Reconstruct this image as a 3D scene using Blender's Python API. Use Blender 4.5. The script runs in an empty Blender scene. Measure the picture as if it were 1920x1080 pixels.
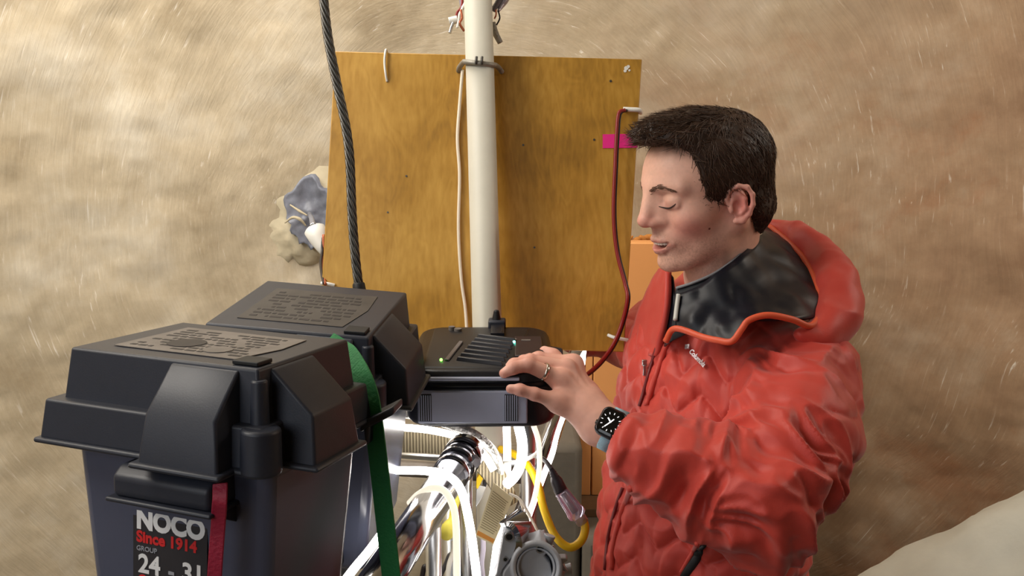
import bpy, bmesh, math, random
import numpy as np
from mathutils import Vector, Matrix
random.seed(7); rng = np.random.default_rng(7)
scene = bpy.context.scene
COL = scene.collection

# ------------------------------------------------------------------ camera
F_PX, CAM_H = 1700.0, 1.75
PITCH = math.atan((540 - 179) / F_PX)
SP, CP = math.sin(PITCH), math.cos(PITCH)
cam_d = bpy.data.cameras.new('camera'); cam = bpy.data.objects.new('camera', cam_d); COL.objects.link(cam)
cam_d.sensor_width = 36.0; cam_d.lens = F_PX / 1920 * 36.0; cam_d.clip_start = 0.02
cam.location = (0, 0, CAM_H); cam.rotation_euler = (math.pi / 2 - PITCH, 0, 0)
scene.camera = cam

# ------------------------------------------------------------------ light and exposure
w = bpy.data.worlds.new('world'); scene.world = w; w.use_nodes = True
w.node_tree.nodes['Background'].inputs[0].default_value = (0.9, 0.95, 1, 1)
w.node_tree.nodes['Background'].inputs[1].default_value = 0.05
def area(name, loc, aim, size, power, color):
    l = bpy.data.lights.new(name, 'AREA'); l.shape = 'DISK'; l.size = size; l.energy = power; l.color = color
    o = bpy.data.objects.new(name, l); COL.objects.link(o); o.location = loc
    o.rotation_euler = (Vector(aim) - Vector(loc)).to_track_quat('-Z', 'Y').to_euler(); return o
area('room_or_fill_lamp', (-0.75, 1.75, 2.74), (-1.0, 2.7, 0.7), 0.9, 20, (1.0, 0.95, 0.89))
area('room_or_fill_lamp', (-1.5, 0.75, 2.7), (-0.6, 2.7, 1.3), 0.9, 34, (1.0, 0.945, 0.86))
area('room_or_fill_lamp', (1.75, 1.35, 2.45), (1.25, 2.7, 1.1), 0.6, 14, (1.0, 0.91, 0.80))  # added lamp out of frame, brightens the right wall
area('room_or_fill_lamp', (-1.3, -1.1, 2.3), (0.0, 1.2, 1.3), 1.6, 17, (0.90, 0.95, 1.0))  # added cool fill behind the camera, lifts the battery boxes
vs = scene.view_settings
vs.view_transform = 'Standard'; vs.look = 'None'; vs.exposure = 0.0; vs.gamma = 1.0; vs.use_curve_mapping = False

# ------------------------------------------------------------------ helpers
def P(px, py, d):
    """photo pixel + depth along the lens axis -> a point in the room"""
    u = (px - 960) / F_PX * d; v = (540 - py) / F_PX * d
    return Vector((u, d * CP + v * SP, CAM_H - d * SP + v * CP))
def PP(pts): return [P(*q) for q in pts]
def lin(c):
    return tuple(((x / 255) / 12.92 if x / 255 <= 0.04045 else ((x / 255 + 0.055) / 1.055) ** 2.4) for x in c)
def mat(name, rgb, rough=0.5, metal=0.0, var=0.0, vscale=8.0, bump=0.0, bscale=60.0, spec=0.5, coat=0.0,
        emit=None, estr=0.0, trans=0.0, attr=None, sheen=0.0, stretch=(1, 1, 1), sss=0.0, ior=1.45):
    m = bpy.data.materials.new(name); m.use_nodes = True
    nt = m.node_tree; b = nt.nodes['Principled BSDF']; L = nt.links
    c = lin(rgb) + (1,)
    b.inputs['Base Color'].default_value = c; b.inputs['Roughness'].default_value = rough
    b.inputs['Metallic'].default_value = metal; b.inputs['Specular IOR Level'].default_value = spec
    b.inputs['Coat Weight'].default_value = coat; b.inputs['Transmission Weight'].default_value = trans
    b.inputs['Sheen Weight'].default_value = sheen; b.inputs['IOR'].default_value = ior
    if sss:
        b.inputs['Subsurface Weight'].default_value = sss; b.inputs['Subsurface Radius'].default_value = (0.012, 0.005, 0.003)
        b.inputs['Subsurface Scale'].default_value = 0.4
    if emit is not None:
        b.inputs['Emission Color'].default_value = lin(emit) + (1,); b.inputs['Emission Strength'].default_value = estr
    src = None
    if attr:
        a = nt.nodes.new('ShaderNodeAttribute'); a.attribute_name = attr; src = a.outputs['Color']
        L.new(src, b.inputs['Base Color'])
    if var or bump:
        tc = nt.nodes.new('ShaderNodeTexCoord'); mp = nt.nodes.new('ShaderNodeMapping')
        mp.inputs['Scale'].default_value = stretch; L.new(tc.outputs['Object'], mp.inputs['Vector'])
    if var:
        n = nt.nodes.new('ShaderNodeTexNoise'); n.inputs['Scale'].default_value = vscale; n.inputs['Detail'].default_value = 8
        n.inputs['Roughness'].default_value = 0.65
        L.new(mp.outputs[0], n.inputs['Vector'])
        mr = nt.nodes.new('ShaderNodeMapRange'); mr.inputs[1].default_value = 0.3; mr.inputs[2].default_value = 0.7
        mr.inputs[3].default_value = 1 - var; mr.inputs[4].default_value = 1 + var
        L.new(n.outputs['Fac'], mr.inputs[0])
        mx = nt.nodes.new('ShaderNodeMix'); mx.data_type = 'RGBA'; mx.blend_type = 'MULTIPLY'; mx.inputs[0].default_value = 1
        if src: L.new(src, mx.inputs[6])
        else: mx.inputs[6].default_value = c
        L.new(mr.outputs[0], mx.inputs[7]); L.new(mx.outputs[2], b.inputs['Base Color'])
    if bump:
        n2 = nt.nodes.new('ShaderNodeTexNoise'); n2.inputs['Scale'].default_value = bscale; n2.inputs['Detail'].default_value = 5
        L.new(mp.outputs[0], n2.inputs['Vector'])
        bp = nt.nodes.new('ShaderNodeBump'); bp.inputs['Strength'].default_value = bump; bp.inputs['Distance'].default_value = 0.004
        L.new(n2.outputs['Fac'], bp.inputs['Height']); L.new(bp.outputs[0], b.inputs['Normal'])
    return m
def emitter(name, rgb, strength):
    return mat(name, (245, 245, 245), 0.4, emit=rgb, estr=strength)

def link(name, me, m, parent=None, smooth=False):
    ms = m if isinstance(m, (list, tuple)) else [m]
    for x in ms: me.materials.append(x)
    if smooth: me.polygons.foreach_set('use_smooth', [True] * len(me.polygons))
    o = bpy.data.objects.new(name, me); COL.objects.link(o)
    if parent is not None: attach(o, parent)
    return o
def world_of(o):
    M = o.matrix_basis.copy()
    while o.parent:
        o = o.parent; M = o.matrix_basis @ M
    return M
def attach(o, parent):
    """parent o keeping its present place in the room"""
    Mw = o.matrix_basis.copy(); Mp = world_of(parent)
    o.parent = parent; o.matrix_basis = Mp.inverted() @ Mw
def tag(o, label=None, cat=None, group=None, kind=None):
    if label: o['label'] = label
    if cat: o['category'] = cat
    if group: o['group'] = group
    if kind: o['kind'] = kind
    return o
def thing(name, label, cat, loc=(0, 0, 0), group=None, M=None):
    o = bpy.data.objects.new(name, None); COL.objects.link(o); o.empty_display_size = 0.05
    if M is not None: o.matrix_basis = M
    else: o.location = loc
    return tag(o, label, cat, group)
def bm_mesh(name, bm):
    bmesh.ops.recalc_face_normals(bm, faces=bm.faces)
    me = bpy.data.meshes.new(name); bm.to_mesh(me); bm.free(); return me
def raw_mesh(name, v, f):
    me = bpy.data.meshes.new(name); me.from_pydata([tuple(x) for x in v], [], [tuple(int(i) for i in q) for q in f]); me.update(); return me
def bevel(o, wdt, seg=2, ang=35):
    md = o.modifiers.new('bevel', 'BEVEL'); md.width = wdt; md.segments = seg; md.limit_method = 'ANGLE'; md.angle_limit = math.radians(ang)
    md.harden_normals = False
    o.data.polygons.foreach_set('use_smooth', [True] * len(o.data.polygons))
    try: o.data.set_sharp_from_angle(angle=math.radians(50))
    except Exception: pass
    return o
def add_box(bm, lo, hi, M=None):
    vs_ = [bm.verts.new((x, y, z)) for x in (lo[0], hi[0]) for y in (lo[1], hi[1]) for z in (lo[2], hi[2])]
    for q in ((0, 1, 3, 2), (4, 6, 7, 5), (0, 4, 5, 1), (2, 3, 7, 6), (0, 2, 6, 4), (1, 5, 7, 3)): bm.faces.new([vs_[i] for i in q])
    if M is not None: bmesh.ops.transform(bm, matrix=M, verts=vs_)
    return vs_
def add_hexa(bm, bottom, top):
    a = [bm.verts.new(p) for p in bottom]; b = [bm.verts.new(p) for p in top]; n = len(a)
    bm.faces.new(a[::-1]); bm.faces.new(b)
    for i in range(n): bm.faces.new([a[i], a[(i + 1) % n], b[(i + 1) % n], b[i]])
def add_cyl(bm, p0, p1, r0, r1=None, seg=20):
    r1 = r0 if r1 is None else r1
    p0, p1 = Vector(p0), Vector(p1); ax = (p1 - p0).normalized()
    t = ax.orthogonal().normalized(); s = ax.cross(t)
    A = []; B = []
    for i in range(seg):
        a = 2 * math.pi * i / seg; d = t * math.cos(a) + s * math.sin(a)
        A.append(bm.verts.new(p0 + d * r0)); B.append(bm.verts.new(p1 + d * r1))
    bm.faces.new(A[::-1]); bm.faces.new(B)
    for i in range(seg): bm.faces.new([A[i], A[(i + 1) % seg], B[(i + 1) % seg], B[i]])
def catmull(pts, n):
    pts = [Vector(p) for p in pts]
    if len(pts) == 2: return [pts[0].lerp(pts[1], i / n) for i in range(n + 1)]
    out = []; q = [2 * pts[0] - pts[1]] + pts + [2 * pts[-1] - pts[-2]]
    for i in range(1, len(q) - 2):
        p0, p1, p2, p3 = q[i - 1:i + 3]
        for k in range(n):
            t = k / n
            out.append(0.5 * ((2 * p1) + (p2 - p0) * t + (2 * p0 - 5 * p1 + 4 * p2 - p3) * t * t + (3 * p1 - p0 - 3 * p2 + p3) * t ** 3))
    out.append(pts[-1]); return out
def frames(path):
    T = [(path[min(i + 1, len(path) - 1)] - path[max(i - 1, 0)]).normalized() for i in range(len(path))]
    N = [T[0].orthogonal().normalized()]
    for i in range(1, len(path)):
        n = N[-1] - T[i] * N[-1].dot(T[i]); N.append(n.normalized() if n.length > 1e-9 else T[i].orthogonal().normalized())
    return T, N
def tube_geo(path, r, seg=10, flat=1.0, up=None):
    path = [Vector(p) for p in path]; T, N = frames(path); V = []; Fc = []
    for i, p in enumerate(path):
        rr = r[i] if hasattr(r, '__len__') else r
        n = N[i]
        if up is not None:
            n = Vector(up) - T[i] * Vector(up).dot(T[i]); n.normalize()
        b = T[i].cross(n)
        for k in range(seg):
            a = 2 * math.pi * k / seg; V.append(p + n * math.cos(a) * rr + b * math.sin(a) * rr * flat)
    m = len(path)
    for i in range(m - 1):
        for k in range(seg):
            Fc.append((i * seg + k, i * seg + (k + 1) % seg, (i + 1) * seg + (k + 1) % seg, (i + 1) * seg + k))
    Fc.append(tuple(range(seg))[::-1]); Fc.append(tuple((m - 1) * seg + k for k in range(seg)))
    return V, Fc
def tube(name, pts, r, m, parent=None, n=8, seg=10, flat=1.0, up=None):
    path = catmull(pts, n) if n else [Vector(p) for p in pts]
    if hasattr(r, '__len__'):
        xs = np.linspace(0, 1, len(r)); r = np.interp(np.linspace(0, 1, len(path)), xs, r)
    V, Fc = tube_geo(path, r, seg, flat, up)
    return link(name, raw_mesh(name, V, Fc), m, parent, True)
def strap(name, pts, wide, width, thick, m, parent=None, n=10):
    """flat webbing: path pts, 'wide' = direction(s) across the webbing"""
    path = catmull(pts, n); W = catmull(wide, n) if isinstance(wide, list) else [Vector(wide)] * len(path)
    V = []; Fc = []
    for i, p in enumerate(path):
        t = (path[min(i + 1, len(path) - 1)] - path[max(i - 1, 0)]).normalized()
        a = (W[i] - t * W[i].dot(t)).normalized() * width / 2; b = t.cross(a).normalized() * thick / 2
        V += [p - a - b, p + a - b, p + a + b, p - a + b]
    for i in range(len(path) - 1):
        for k in range(4): Fc.append((4 * i + k, 4 * i + (k + 1) % 4, 4 * i + 4 + (k + 1) % 4, 4 * i + 4 + k))
    Fc += [(3, 2, 1, 0), tuple(4 * (len(path) - 1) + k for k in range(4))]
    o = link(name, raw_mesh(name, V, Fc), m, parent); return o
def text_mesh(name, s, size, M, m, parent=None, ext=0.0006, offset=0.0, sx=1.0, align='LEFT'):
    cu = bpy.data.curves.new(name, 'FONT'); cu.body = s; cu.size = size; cu.extrude = ext; cu.offset = offset; cu.align_x = align
    cu.resolution_u = 4
    o = bpy.data.objects.new(name, cu); COL.objects.link(o); bpy.context.view_layer.update()
    me = bpy.data.meshes.new_from_object(o.evaluated_get(bpy.context.evaluated_depsgraph_get()))
    bpy.data.objects.remove(o); bpy.data.curves.remove(cu); me.name = name
    me.transform(M @ Matrix.Diagonal((sx, 1, 1, 1)))
    return link(name, me, m, parent)
def value_noise(p, seed=0):
    p = np.asarray(p, float); i = np.floor(p).astype(np.int64); f = p - i; f = f * f * (3 - 2 * f)
    def h(a, b, c):
        n = (a * 374761393 + b * 668265263 + c * 2147483647 + seed * 974634777) & 0xffffffff
        n = ((n ^ (n >> 13)) * 1274126177) & 0xffffffff
        return ((n ^ (n >> 16)) & 0xffff) / 32767.5 - 1
    r = 0
    for a in (0, 1):
        for b in (0, 1):
            for c in (0, 1):
                wgt = (f[..., 0] if a else 1 - f[..., 0]) * (f[..., 1] if b else 1 - f[..., 1]) * (f[..., 2] if c else 1 - f[..., 2])
                r = r + wgt * h(i[..., 0] + a, i[..., 1] + b, i[..., 2] + c)
    return r

# ------------------------------------------------------------------ materials
def wall_material():
    m = bpy.data.materials.new('matted_fibre_foam'); m.use_nodes = True; nt = m.node_tree; L = nt.links; b = nt.nodes['Principled BSDF']
    tc = nt.nodes.new('ShaderNodeTexCoord'); at = nt.nodes.new('ShaderNodeAttribute'); at.attribute_name = 'flow'
    def noise(scale, detail=8, rough=0.6, vec=None, dist=0.0):
        n = nt.nodes.new('ShaderNodeTexNoise'); n.inputs['Scale'].default_value = scale; n.inputs['Detail'].default_value = detail
        n.inputs['Roughness'].default_value = rough; n.inputs['Distortion'].default_value = dist
        L.new(vec or tc.outputs['Object'], n.inputs['Vector']); return n.outputs['Fac']
    def ramp(fac, stops):
        r = nt.nodes.new('ShaderNodeValToRGB'); e = r.color_ramp.elements
        while len(e) < len(stops): e.new(0.5)
        for k, (pos, c) in enumerate(stops): e[k].position = pos; e[k].color = lin(c) + (1,) if isinstance(c, tuple) else (c, c, c, 1)
        L.new(fac, r.inputs[0]); return r.outputs[0]
    def mix(fac, a, c, mode='MIX'):
        x = nt.nodes.new('ShaderNodeMix'); x.data_type = 'RGBA'; x.blend_type = mode
        for s, i in ((fac, 0), (a, 6), (c, 7)):
            if hasattr(s, 'links'): L.new(s, x.inputs[i])
            elif i == 0: x.inputs[0].default_value = s
            else: x.inputs[i].default_value = lin(s) + (1,)
        return x.outputs[2]
    # tan foam on the left, browner towards the right with ragged borders
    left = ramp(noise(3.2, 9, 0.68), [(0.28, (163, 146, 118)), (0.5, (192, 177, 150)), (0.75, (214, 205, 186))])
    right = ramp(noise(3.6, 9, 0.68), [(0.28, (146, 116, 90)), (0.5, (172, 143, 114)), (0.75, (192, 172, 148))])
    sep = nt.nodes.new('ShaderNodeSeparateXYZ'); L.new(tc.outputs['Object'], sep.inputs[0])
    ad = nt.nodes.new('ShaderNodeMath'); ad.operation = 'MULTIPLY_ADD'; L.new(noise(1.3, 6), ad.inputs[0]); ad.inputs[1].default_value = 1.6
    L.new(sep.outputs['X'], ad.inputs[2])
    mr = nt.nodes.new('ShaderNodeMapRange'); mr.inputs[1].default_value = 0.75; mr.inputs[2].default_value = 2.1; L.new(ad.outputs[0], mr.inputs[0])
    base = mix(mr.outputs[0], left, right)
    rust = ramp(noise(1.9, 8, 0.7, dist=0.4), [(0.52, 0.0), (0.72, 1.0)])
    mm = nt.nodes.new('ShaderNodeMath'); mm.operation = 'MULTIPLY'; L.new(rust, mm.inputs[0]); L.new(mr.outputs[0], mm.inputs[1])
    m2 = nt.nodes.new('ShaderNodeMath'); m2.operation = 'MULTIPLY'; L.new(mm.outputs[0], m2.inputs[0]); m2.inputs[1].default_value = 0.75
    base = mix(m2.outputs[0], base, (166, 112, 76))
    # fibre strands: noise squeezed along the flow direction stored on the mesh
    f1 = noise(1.0, 4, 0.55, at.outputs['Vector'], 0.6)
    fib = ramp(f1, [(0.35, 0.9), (0.52, 1.0), (0.68, 1.07)])
    base = mix(0.55, base, fib, 'MULTIPLY')
    gl = ramp(f1, [(0.625, 0.0), (0.72, 1.0)]); gp = ramp(noise(4.5, 5), [(0.44, 0.0), (0.60, 1.0)])
    g2 = nt.nodes.new('ShaderNodeMath'); g2.operation = 'MULTIPLY'; L.new(gl, g2.inputs[0]); L.new(gp, g2.inputs[1])
    base = mix(g2.outputs[0], base, (226, 218, 204))  # glints of the strands painted into the base colour as pale flecks
    L.new(base, b.inputs['Base Color'])
    rr = nt.nodes.new('ShaderNodeMapRange'); rr.inputs[3].default_value = 0.62; rr.inputs[4].default_value = 0.3; L.new(gp, rr.inputs[0])
    L.new(rr.outputs[0], b.inputs['Roughness']); b.inputs['Specular IOR Level'].default_value = 0.32
    bp = nt.nodes.new('ShaderNodeBump'); bp.inputs['Strength'].default_value = 0.25; bp.inputs['Distance'].default_value = 0.005
    s = nt.nodes.new('ShaderNodeMath'); s.operation = 'MULTIPLY_ADD'; L.new(noise(24, 6), s.inputs[0]); s.inputs[1].default_value = 0.8; L.new(f1, s.inputs[2])
    L.new(s.outputs[0], bp.inputs['Height']); L.new(bp.outputs[0], b.inputs['Normal'])
    return m
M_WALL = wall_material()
M_FOAM = mat('grey_foam', (198, 201, 192), 0.85, var=0.12, vscale=3, bump=0.5, bscale=16)
M_WHITEFOAM = mat('fresh_foam', (190, 178, 150), 0.8, var=0.1, vscale=9, bump=0.7, bscale=30)
M_FLOOR = mat('concrete_floor', (120, 116, 108), 0.8, var=0.15, vscale=3, bump=0.3, bscale=40)
M_HOLE = mat('slate_plastic', (122, 125, 136), 0.4, var=0.4, vscale=14, bump=0.6, bscale=18)
M_ORANGE = mat('orange_paint', (240, 170, 104), 0.55, var=0.05, vscale=3, bump=0.05, bscale=30)
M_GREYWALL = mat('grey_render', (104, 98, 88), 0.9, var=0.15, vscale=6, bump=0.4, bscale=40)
M_POLE = mat('cream_painted_steel', (188, 184, 170), 0.5, var=0.06, vscale=9, bump=0.08, bscale=50)
M_STEEL = mat('wire_steel', (92, 90, 86), 0.42, 0.85, var=0.3, vscale=40)
M_CHROME = mat('polished_aluminium', (176, 176, 180), 0.13, 1.0, var=0.05, vscale=12)
M_ALU = mat('brushed_aluminium', (196, 198, 200), 0.3, 1.0, var=0.06, vscale=20)
M_CAST = mat('cast_metal', (172, 174, 180), 0.5, 0.35, var=0.06, vscale=30, bump=0.1, bscale=80)
M_BLACKP = mat('textured_black_plastic', (42, 45, 55), 0.46, var=0.08, vscale=30, bump=0.04, bscale=700, spec=0.5)
M_BODYP = mat('glossy_black_plastic', (78, 82, 100), 0.27, var=0.05, vscale=10, spec=0.6)
M_MATTEB = mat('matte_black', (18, 18, 20), 0.6)
M_DARKST = mat('dark_sticker', (62, 58, 55), 0.55, var=0.25, vscale=30)
M_STICK = mat('grey_sticker', (112, 106, 102), 0.5, var=0.25, vscale=26)
M_PRINT = mat('dark_print', (38, 33, 33), 0.6)
M_GREYLAB = mat('grey_label', (150, 152, 160), 0.5)
M_WHITEINK = mat('white_ink', (226, 226, 226), 0.5)
M_REDINK = mat('red_ink', (205, 40, 42), 0.5)
M_GREEN = mat('green_webbing', (30, 112, 58), 0.7, var=0.08, vscale=60, bump=0.3, bscale=300)
M_RED = mat('crimson_webbing', (150, 26, 54), 0.55, var=0.06, vscale=60, bump=0.25, bscale=300)
M_WHITEP = mat('white_plastic', (222, 220, 212), 0.45)
M_CREAMCORD = mat('cream_cord', (226, 214, 194), 0.5)
M_PINK = mat('pink_tape', (226, 34, 132), 0.6)
M_REDW = mat('red_wire', (132, 30, 28), 0.4)
M_BLKW = mat('black_wire', (30, 22, 22), 0.4)
M_COPPER = mat('copper_wire', (170, 96, 66), 0.4, 0.5)
M_YELLOW = mat('yellow_cord', (240, 196, 20), 0.4, spec=0.5)
M_CLEAR = mat('clear_lilac_plastic', (214, 206, 236), 0.12, trans=0.75, ior=1.4)
M_ROPE = emitter('rope_light_glow', (255, 250, 246), 11.0)
M_ROPESOFT = emitter('dim_rope_light', (255, 240, 216), 1.0)
M_LED_G = mat('green_led', (60, 220, 120), 0.3, emit=(120, 255, 80), estr=6)
M_LED_C = mat('cyan_led', (60, 220, 180), 0.3, emit=(110, 255, 220), estr=6)
def ply_material():
    m = mat('varnished_plywood', (176, 128, 52), 0.42, spec=0.4); nt = m.node_tree; L = nt.links; b = nt.nodes['Principled BSDF']
    tc = nt.nodes.new('ShaderNodeTexCoord'); mp = nt.nodes.new('ShaderNodeMapping'); mp.inputs['Scale'].default_value = (5, 5, 1.4)
    L.new(tc.outputs['Object'], mp.inputs[0])
    n = nt.nodes.new('ShaderNodeTexNoise'); n.inputs['Scale'].default_value = 2.2; n.inputs['Detail'].default_value = 3; n.inputs['Distortion'].default_value = 1.3
    L.new(mp.outputs[0], n.inputs['Vector'])
    wv = nt.nodes.new('ShaderNodeMath'); wv.operation = 'MULTIPLY'; wv.inputs[1].default_value = 60; L.new(n.outputs['Fac'], wv.inputs[0])
    sn = nt.nodes.new('ShaderNodeMath'); sn.operation = 'SINE'; L.new(wv.outputs[0], sn.inputs[0])
    n2 = nt.nodes.new('ShaderNodeTexNoise'); n2.inputs['Scale'].default_value = 5; n2.inputs['Detail'].default_value = 8; L.new(tc.outputs['Object'], n2.inputs['Vector'])
    n3 = nt.nodes.new('ShaderNodeTexNoise'); n3.inputs['Scale'].default_value = 14; n3.inputs['Detail'].default_value = 5
    mp3 = nt.nodes.new('ShaderNodeMapping'); mp3.inputs['Scale'].default_value = (9, 9, 0.6); L.new(tc.outputs['Object'], mp3.inputs[0]); L.new(mp3.outputs[0], n3.inputs['Vector'])
    a = nt.nodes.new('ShaderNodeMath'); a.operation = 'MULTIPLY_ADD'; a.inputs[1].default_value = 0.026; L.new(sn.outputs[0], a.inputs[0]); L.new(n2.outputs['Fac'], a.inputs[2])
    a2 = nt.nodes.new('ShaderNodeMath'); a2.operation = 'MULTIPLY_ADD'; a2.inputs[1].default_value = 0.35; L.new(n3.outputs['Fac'], a2.inputs[0]); L.new(a.outputs[0], a2.inputs[2])
    r = nt.nodes.new('ShaderNodeValToRGB'); e = r.color_ramp.elements
    e[0].position = 0.42; e[0].color = lin((124, 88, 30)) + (1,); e[1].position = 0.92; e[1].color = lin((196, 152, 70)) + (1,)
    k = e.new(0.66); k.color = lin((168, 124, 46)) + (1,)
    L.new(a2.outputs[0], r.inputs[0]); L.new(r.outputs[0], b.inputs['Base Color'])
    return m
M_PLY = ply_material()
M_PLYEDGE = mat('plywood_edge', (190, 160, 92), 0.7, var=0.15, vscale=30)

# ------------------------------------------------------------------ the setting: a foam-lined dome
WC, WR = (0.1, 0.0), 2.75
FLOW_C = P(900, 430, 2.75)
def wall_mesh(name, a0, a1, na, z0, z1, nz):
    A = np.linspace(a0, a1, na); Z = np.linspace(z0, z1, nz); AA, ZZ = np.meshgrid(A, Z, indexing='ij')
    def rad(z): return WR - 0.16 * np.clip(z - 1.2, 0, 9) ** 2
    nrm = np.stack([np.sin(AA), np.cos(AA), 0 * AA], -1)
    base = nrm * rad(ZZ)[..., None] + np.array([WC[0], WC[1], 0.0]); base[..., 2] = ZZ
    bump = 0.022 * value_noise(base * 2.2, 1) + 0.009 * value_noise(base * 6, 2) + 0.004 * value_noise(base * 17, 3) + 0.002 * value_noise(base * 38, 4)
    v = (base - nrm * bump[..., None]).reshape(-1, 3)
    idx = np.arange(na * nz).reshape(na, nz)
    f = np.stack([idx[:-1, :-1], idx[:-1, 1:], idx[1:, 1:], idx[1:, :-1]], -1).reshape(-1, 4)
    me = raw_mesh(name, v, f)
    du = AA * WR - math.atan2(FLOW_C.x - WC[0], FLOW_C.y - WC[1]) * WR; dz = ZZ - FLOW_C.z
    r = np.hypot(du, dz); ph = np.arctan2(du, dz + 1e-9)
    wob = value_noise(base * 5, 9)
    fl = np.stack([r * 140 + 4 * wob, ph * 15 + 1.5 * wob, 0.6 * value_noise(base * 9, 8)], -1).reshape(-1, 3)
    at = me.attributes.new('flow', 'FLOAT_VECTOR', 'POINT'); at.data.foreach_set('vector', fl.ravel())
    return me
DOME_Z = 2.95
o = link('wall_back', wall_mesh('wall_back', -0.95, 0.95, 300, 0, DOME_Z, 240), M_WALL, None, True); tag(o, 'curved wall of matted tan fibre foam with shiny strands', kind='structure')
wall_back = o
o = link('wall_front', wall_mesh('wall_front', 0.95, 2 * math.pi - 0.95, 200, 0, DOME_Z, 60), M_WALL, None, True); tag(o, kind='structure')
bm = bmesh.new(); rt = WR - 0.16 * (DOME_Z - 1.2) ** 2 + 0.03
rings = [[bm.verts.new((WC[0] + rt * math.cos(t) * math.sin(2 * math.pi * i / 48), WC[1] + rt * math.cos(t) * math.cos(2 * math.pi * i / 48), DOME_Z - 0.02 + 0.55 * math.sin(t))) for i in range(48)] for t in (0, 0.3, 0.6, 0.9, 1.2, 1.5)]
for a, b in zip(rings, rings[1:]):
    for i in range(48): bm.faces.new([a[i], a[(i + 1) % 48], b[(i + 1) % 48], b[i]])
bm.faces.new(rings[-1]); tag(link('ceiling', bm_mesh('ceiling', bm), M_WHITEFOAM, None, True), kind='structure')
bm = bmesh.new(); vs_ = [bm.verts.new((WC[0] + 2.9 * math.cos(2 * math.pi * i / 64), WC[1] + 2.9 * math.sin(2 * math.pi * i / 64), z)) for z in (-0.1, 0) for i in range(64)]
bm.faces.new(vs_[:64][::-1]); bm.faces.new(vs_[64:])
for i in range(64): bm.faces.new([vs_[i], vs_[(i + 1) % 64], vs_[64 + (i + 1) % 64], vs_[64 + i]])
tag(link('floor', bm_mesh('floor', bm), M_FLOOR), kind='structure')

# orange door set in the wall with grey rendered masonry round its foot
DD = 2.5
def slab_px(name, x0, y0, x1, y1, d, thick, m, parent=None, bv=0.003):
    a, b = P(x0, y0, d), P(x1, y1, d)
    bm = bmesh.new(); zt, zb = a.z, b.z; y = (a.y + b.y) / 2
    add_box(bm, (a.x, y, zb), (b.x, y + thick, zt)); o = link(name, bm_mesh(name, bm), m, parent); return bevel(o, bv)
door = tag(thing('door_1', 'flat orange painted door standing behind the man', None, P(1280, 955, DD)), kind='structure'); del_cat = door.pop('category', None)
slab_px('door_board', 1088, 447, 1111, 952, DD, 0.05, M_ORANGE, door)
slab_px('door_board', 1113, 447, 1480, 952, DD, 0.05, M_ORANGE, door)
slab_px('door_sill', 1082, 954, 1490, 972, DD - 0.02, 0.09, mat('brown_sill', (112, 86, 60), 0.8, var=0.2, vscale=20), door)
bm = bmesh.new()
for i in range(34):                                            # torn brown edge of foam above the door
    q = P(1086 + i * 12, 446 + random.uniform(-3, 6), DD - 0.01); r = random.uniform(0.007, 0.014)
    mtx = Matrix.Translation(q) @ Matrix.Rotation(random.uniform(-1, 1), 4, 'Y') @ Matrix.Diagonal((1.6, 0.7, random.uniform(0.5, 0.9), 1))
    bmesh.ops.create_icosphere(bm, subdivisions=2, radius=r, matrix=mtx)
tag(link('foam_fringe', bm_mesh('foam_fringe', bm), mat('burnt_foam', (186, 122, 52), 0.7, var=0.35, vscale=60), door, True), kind='stuff')
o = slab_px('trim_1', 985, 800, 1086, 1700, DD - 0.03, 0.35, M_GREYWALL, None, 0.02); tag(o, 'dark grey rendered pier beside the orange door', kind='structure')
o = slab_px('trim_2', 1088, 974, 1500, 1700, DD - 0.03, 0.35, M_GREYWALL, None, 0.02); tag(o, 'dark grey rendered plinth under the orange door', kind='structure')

# ragged hole in the foam, left of the board, ringed by paler foam
def wall_patch(name, cx, cy, d, rx, rz, jag, dome, m, seed, parent=None):
    rr = random.Random(seed); c = P(cx, cy, d); n = 44; V = [c + Vector((0, -dome, 0))]; Fc = []
    for ring in range(1, 13):
        k = ring / 12
        for i in range(n):
            a = 2 * math.pi * i / n
            j = 1 + k * jag * (0.6 * value_noise(np.array([math.cos(a) * 1.6, math.sin(a) * 1.6, seed]), seed) + 0.4 * value_noise(np.array([math.cos(a) * 5, math.sin(a) * 5, seed]), seed))
            x, z = math.cos(a) * rx * k * j, math.sin(a) * rz * k * j
            yy = -dome * (1 - k ** 2) + (0.012 * value_noise(np.array([x * 22, z * 22, seed]), seed) + 0.006 * value_noise(np.array([x * 60, z * 60, seed + 4]), seed)) * (1 - 0.3 * k)
            V.append(c + Vector((x, yy, z)))
    for i in range(n): Fc.append((0, 1 + (i + 1) % n, 1 + i))
    for r_ in range(11):
        for i in range(n):
            a, b = 1 + r_ * n + i, 1 + r_ * n + (i + 1) % n; Fc.append((a, b, b + n, a + n))
    V2 = V + [v + Vector((0, 0.09, 0)) for v in V[-n:]]
    for i in range(n):
        a, b = 1 + 11 * n + i, 1 + 11 * n + (i + 1) % n; Fc.append((a, b, b + n, a + n))
    return link(name, raw_mesh(name, V2, Fc), m, parent, True)
wall_patch('foam_halo', 552, 428, 2.688, 0.19, 0.19, 0.8, 0.055, M_WHITEFOAM, 3, wall_back)
wall_patch('plastic_patch', 580, 402, 2.612, 0.075, 0.092, 0.45, -0.012, M_HOLE, 5, wall_back)
tube('foam_seam', PP([(534, 418, 2.60), (548, 408, 2.59), (562, 411, 2.585), (574, 424, 2.60)]), [0.002, 0.004, 0.005, 0.002], M_WHITEFOAM, wall_back)
tube('foam_seam', PP([(544, 384, 2.60), (562, 396, 2.59), (576, 404, 2.59)]), [0.002, 0.004, 0.002], M_WHITEFOAM, wall_back)

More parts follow.
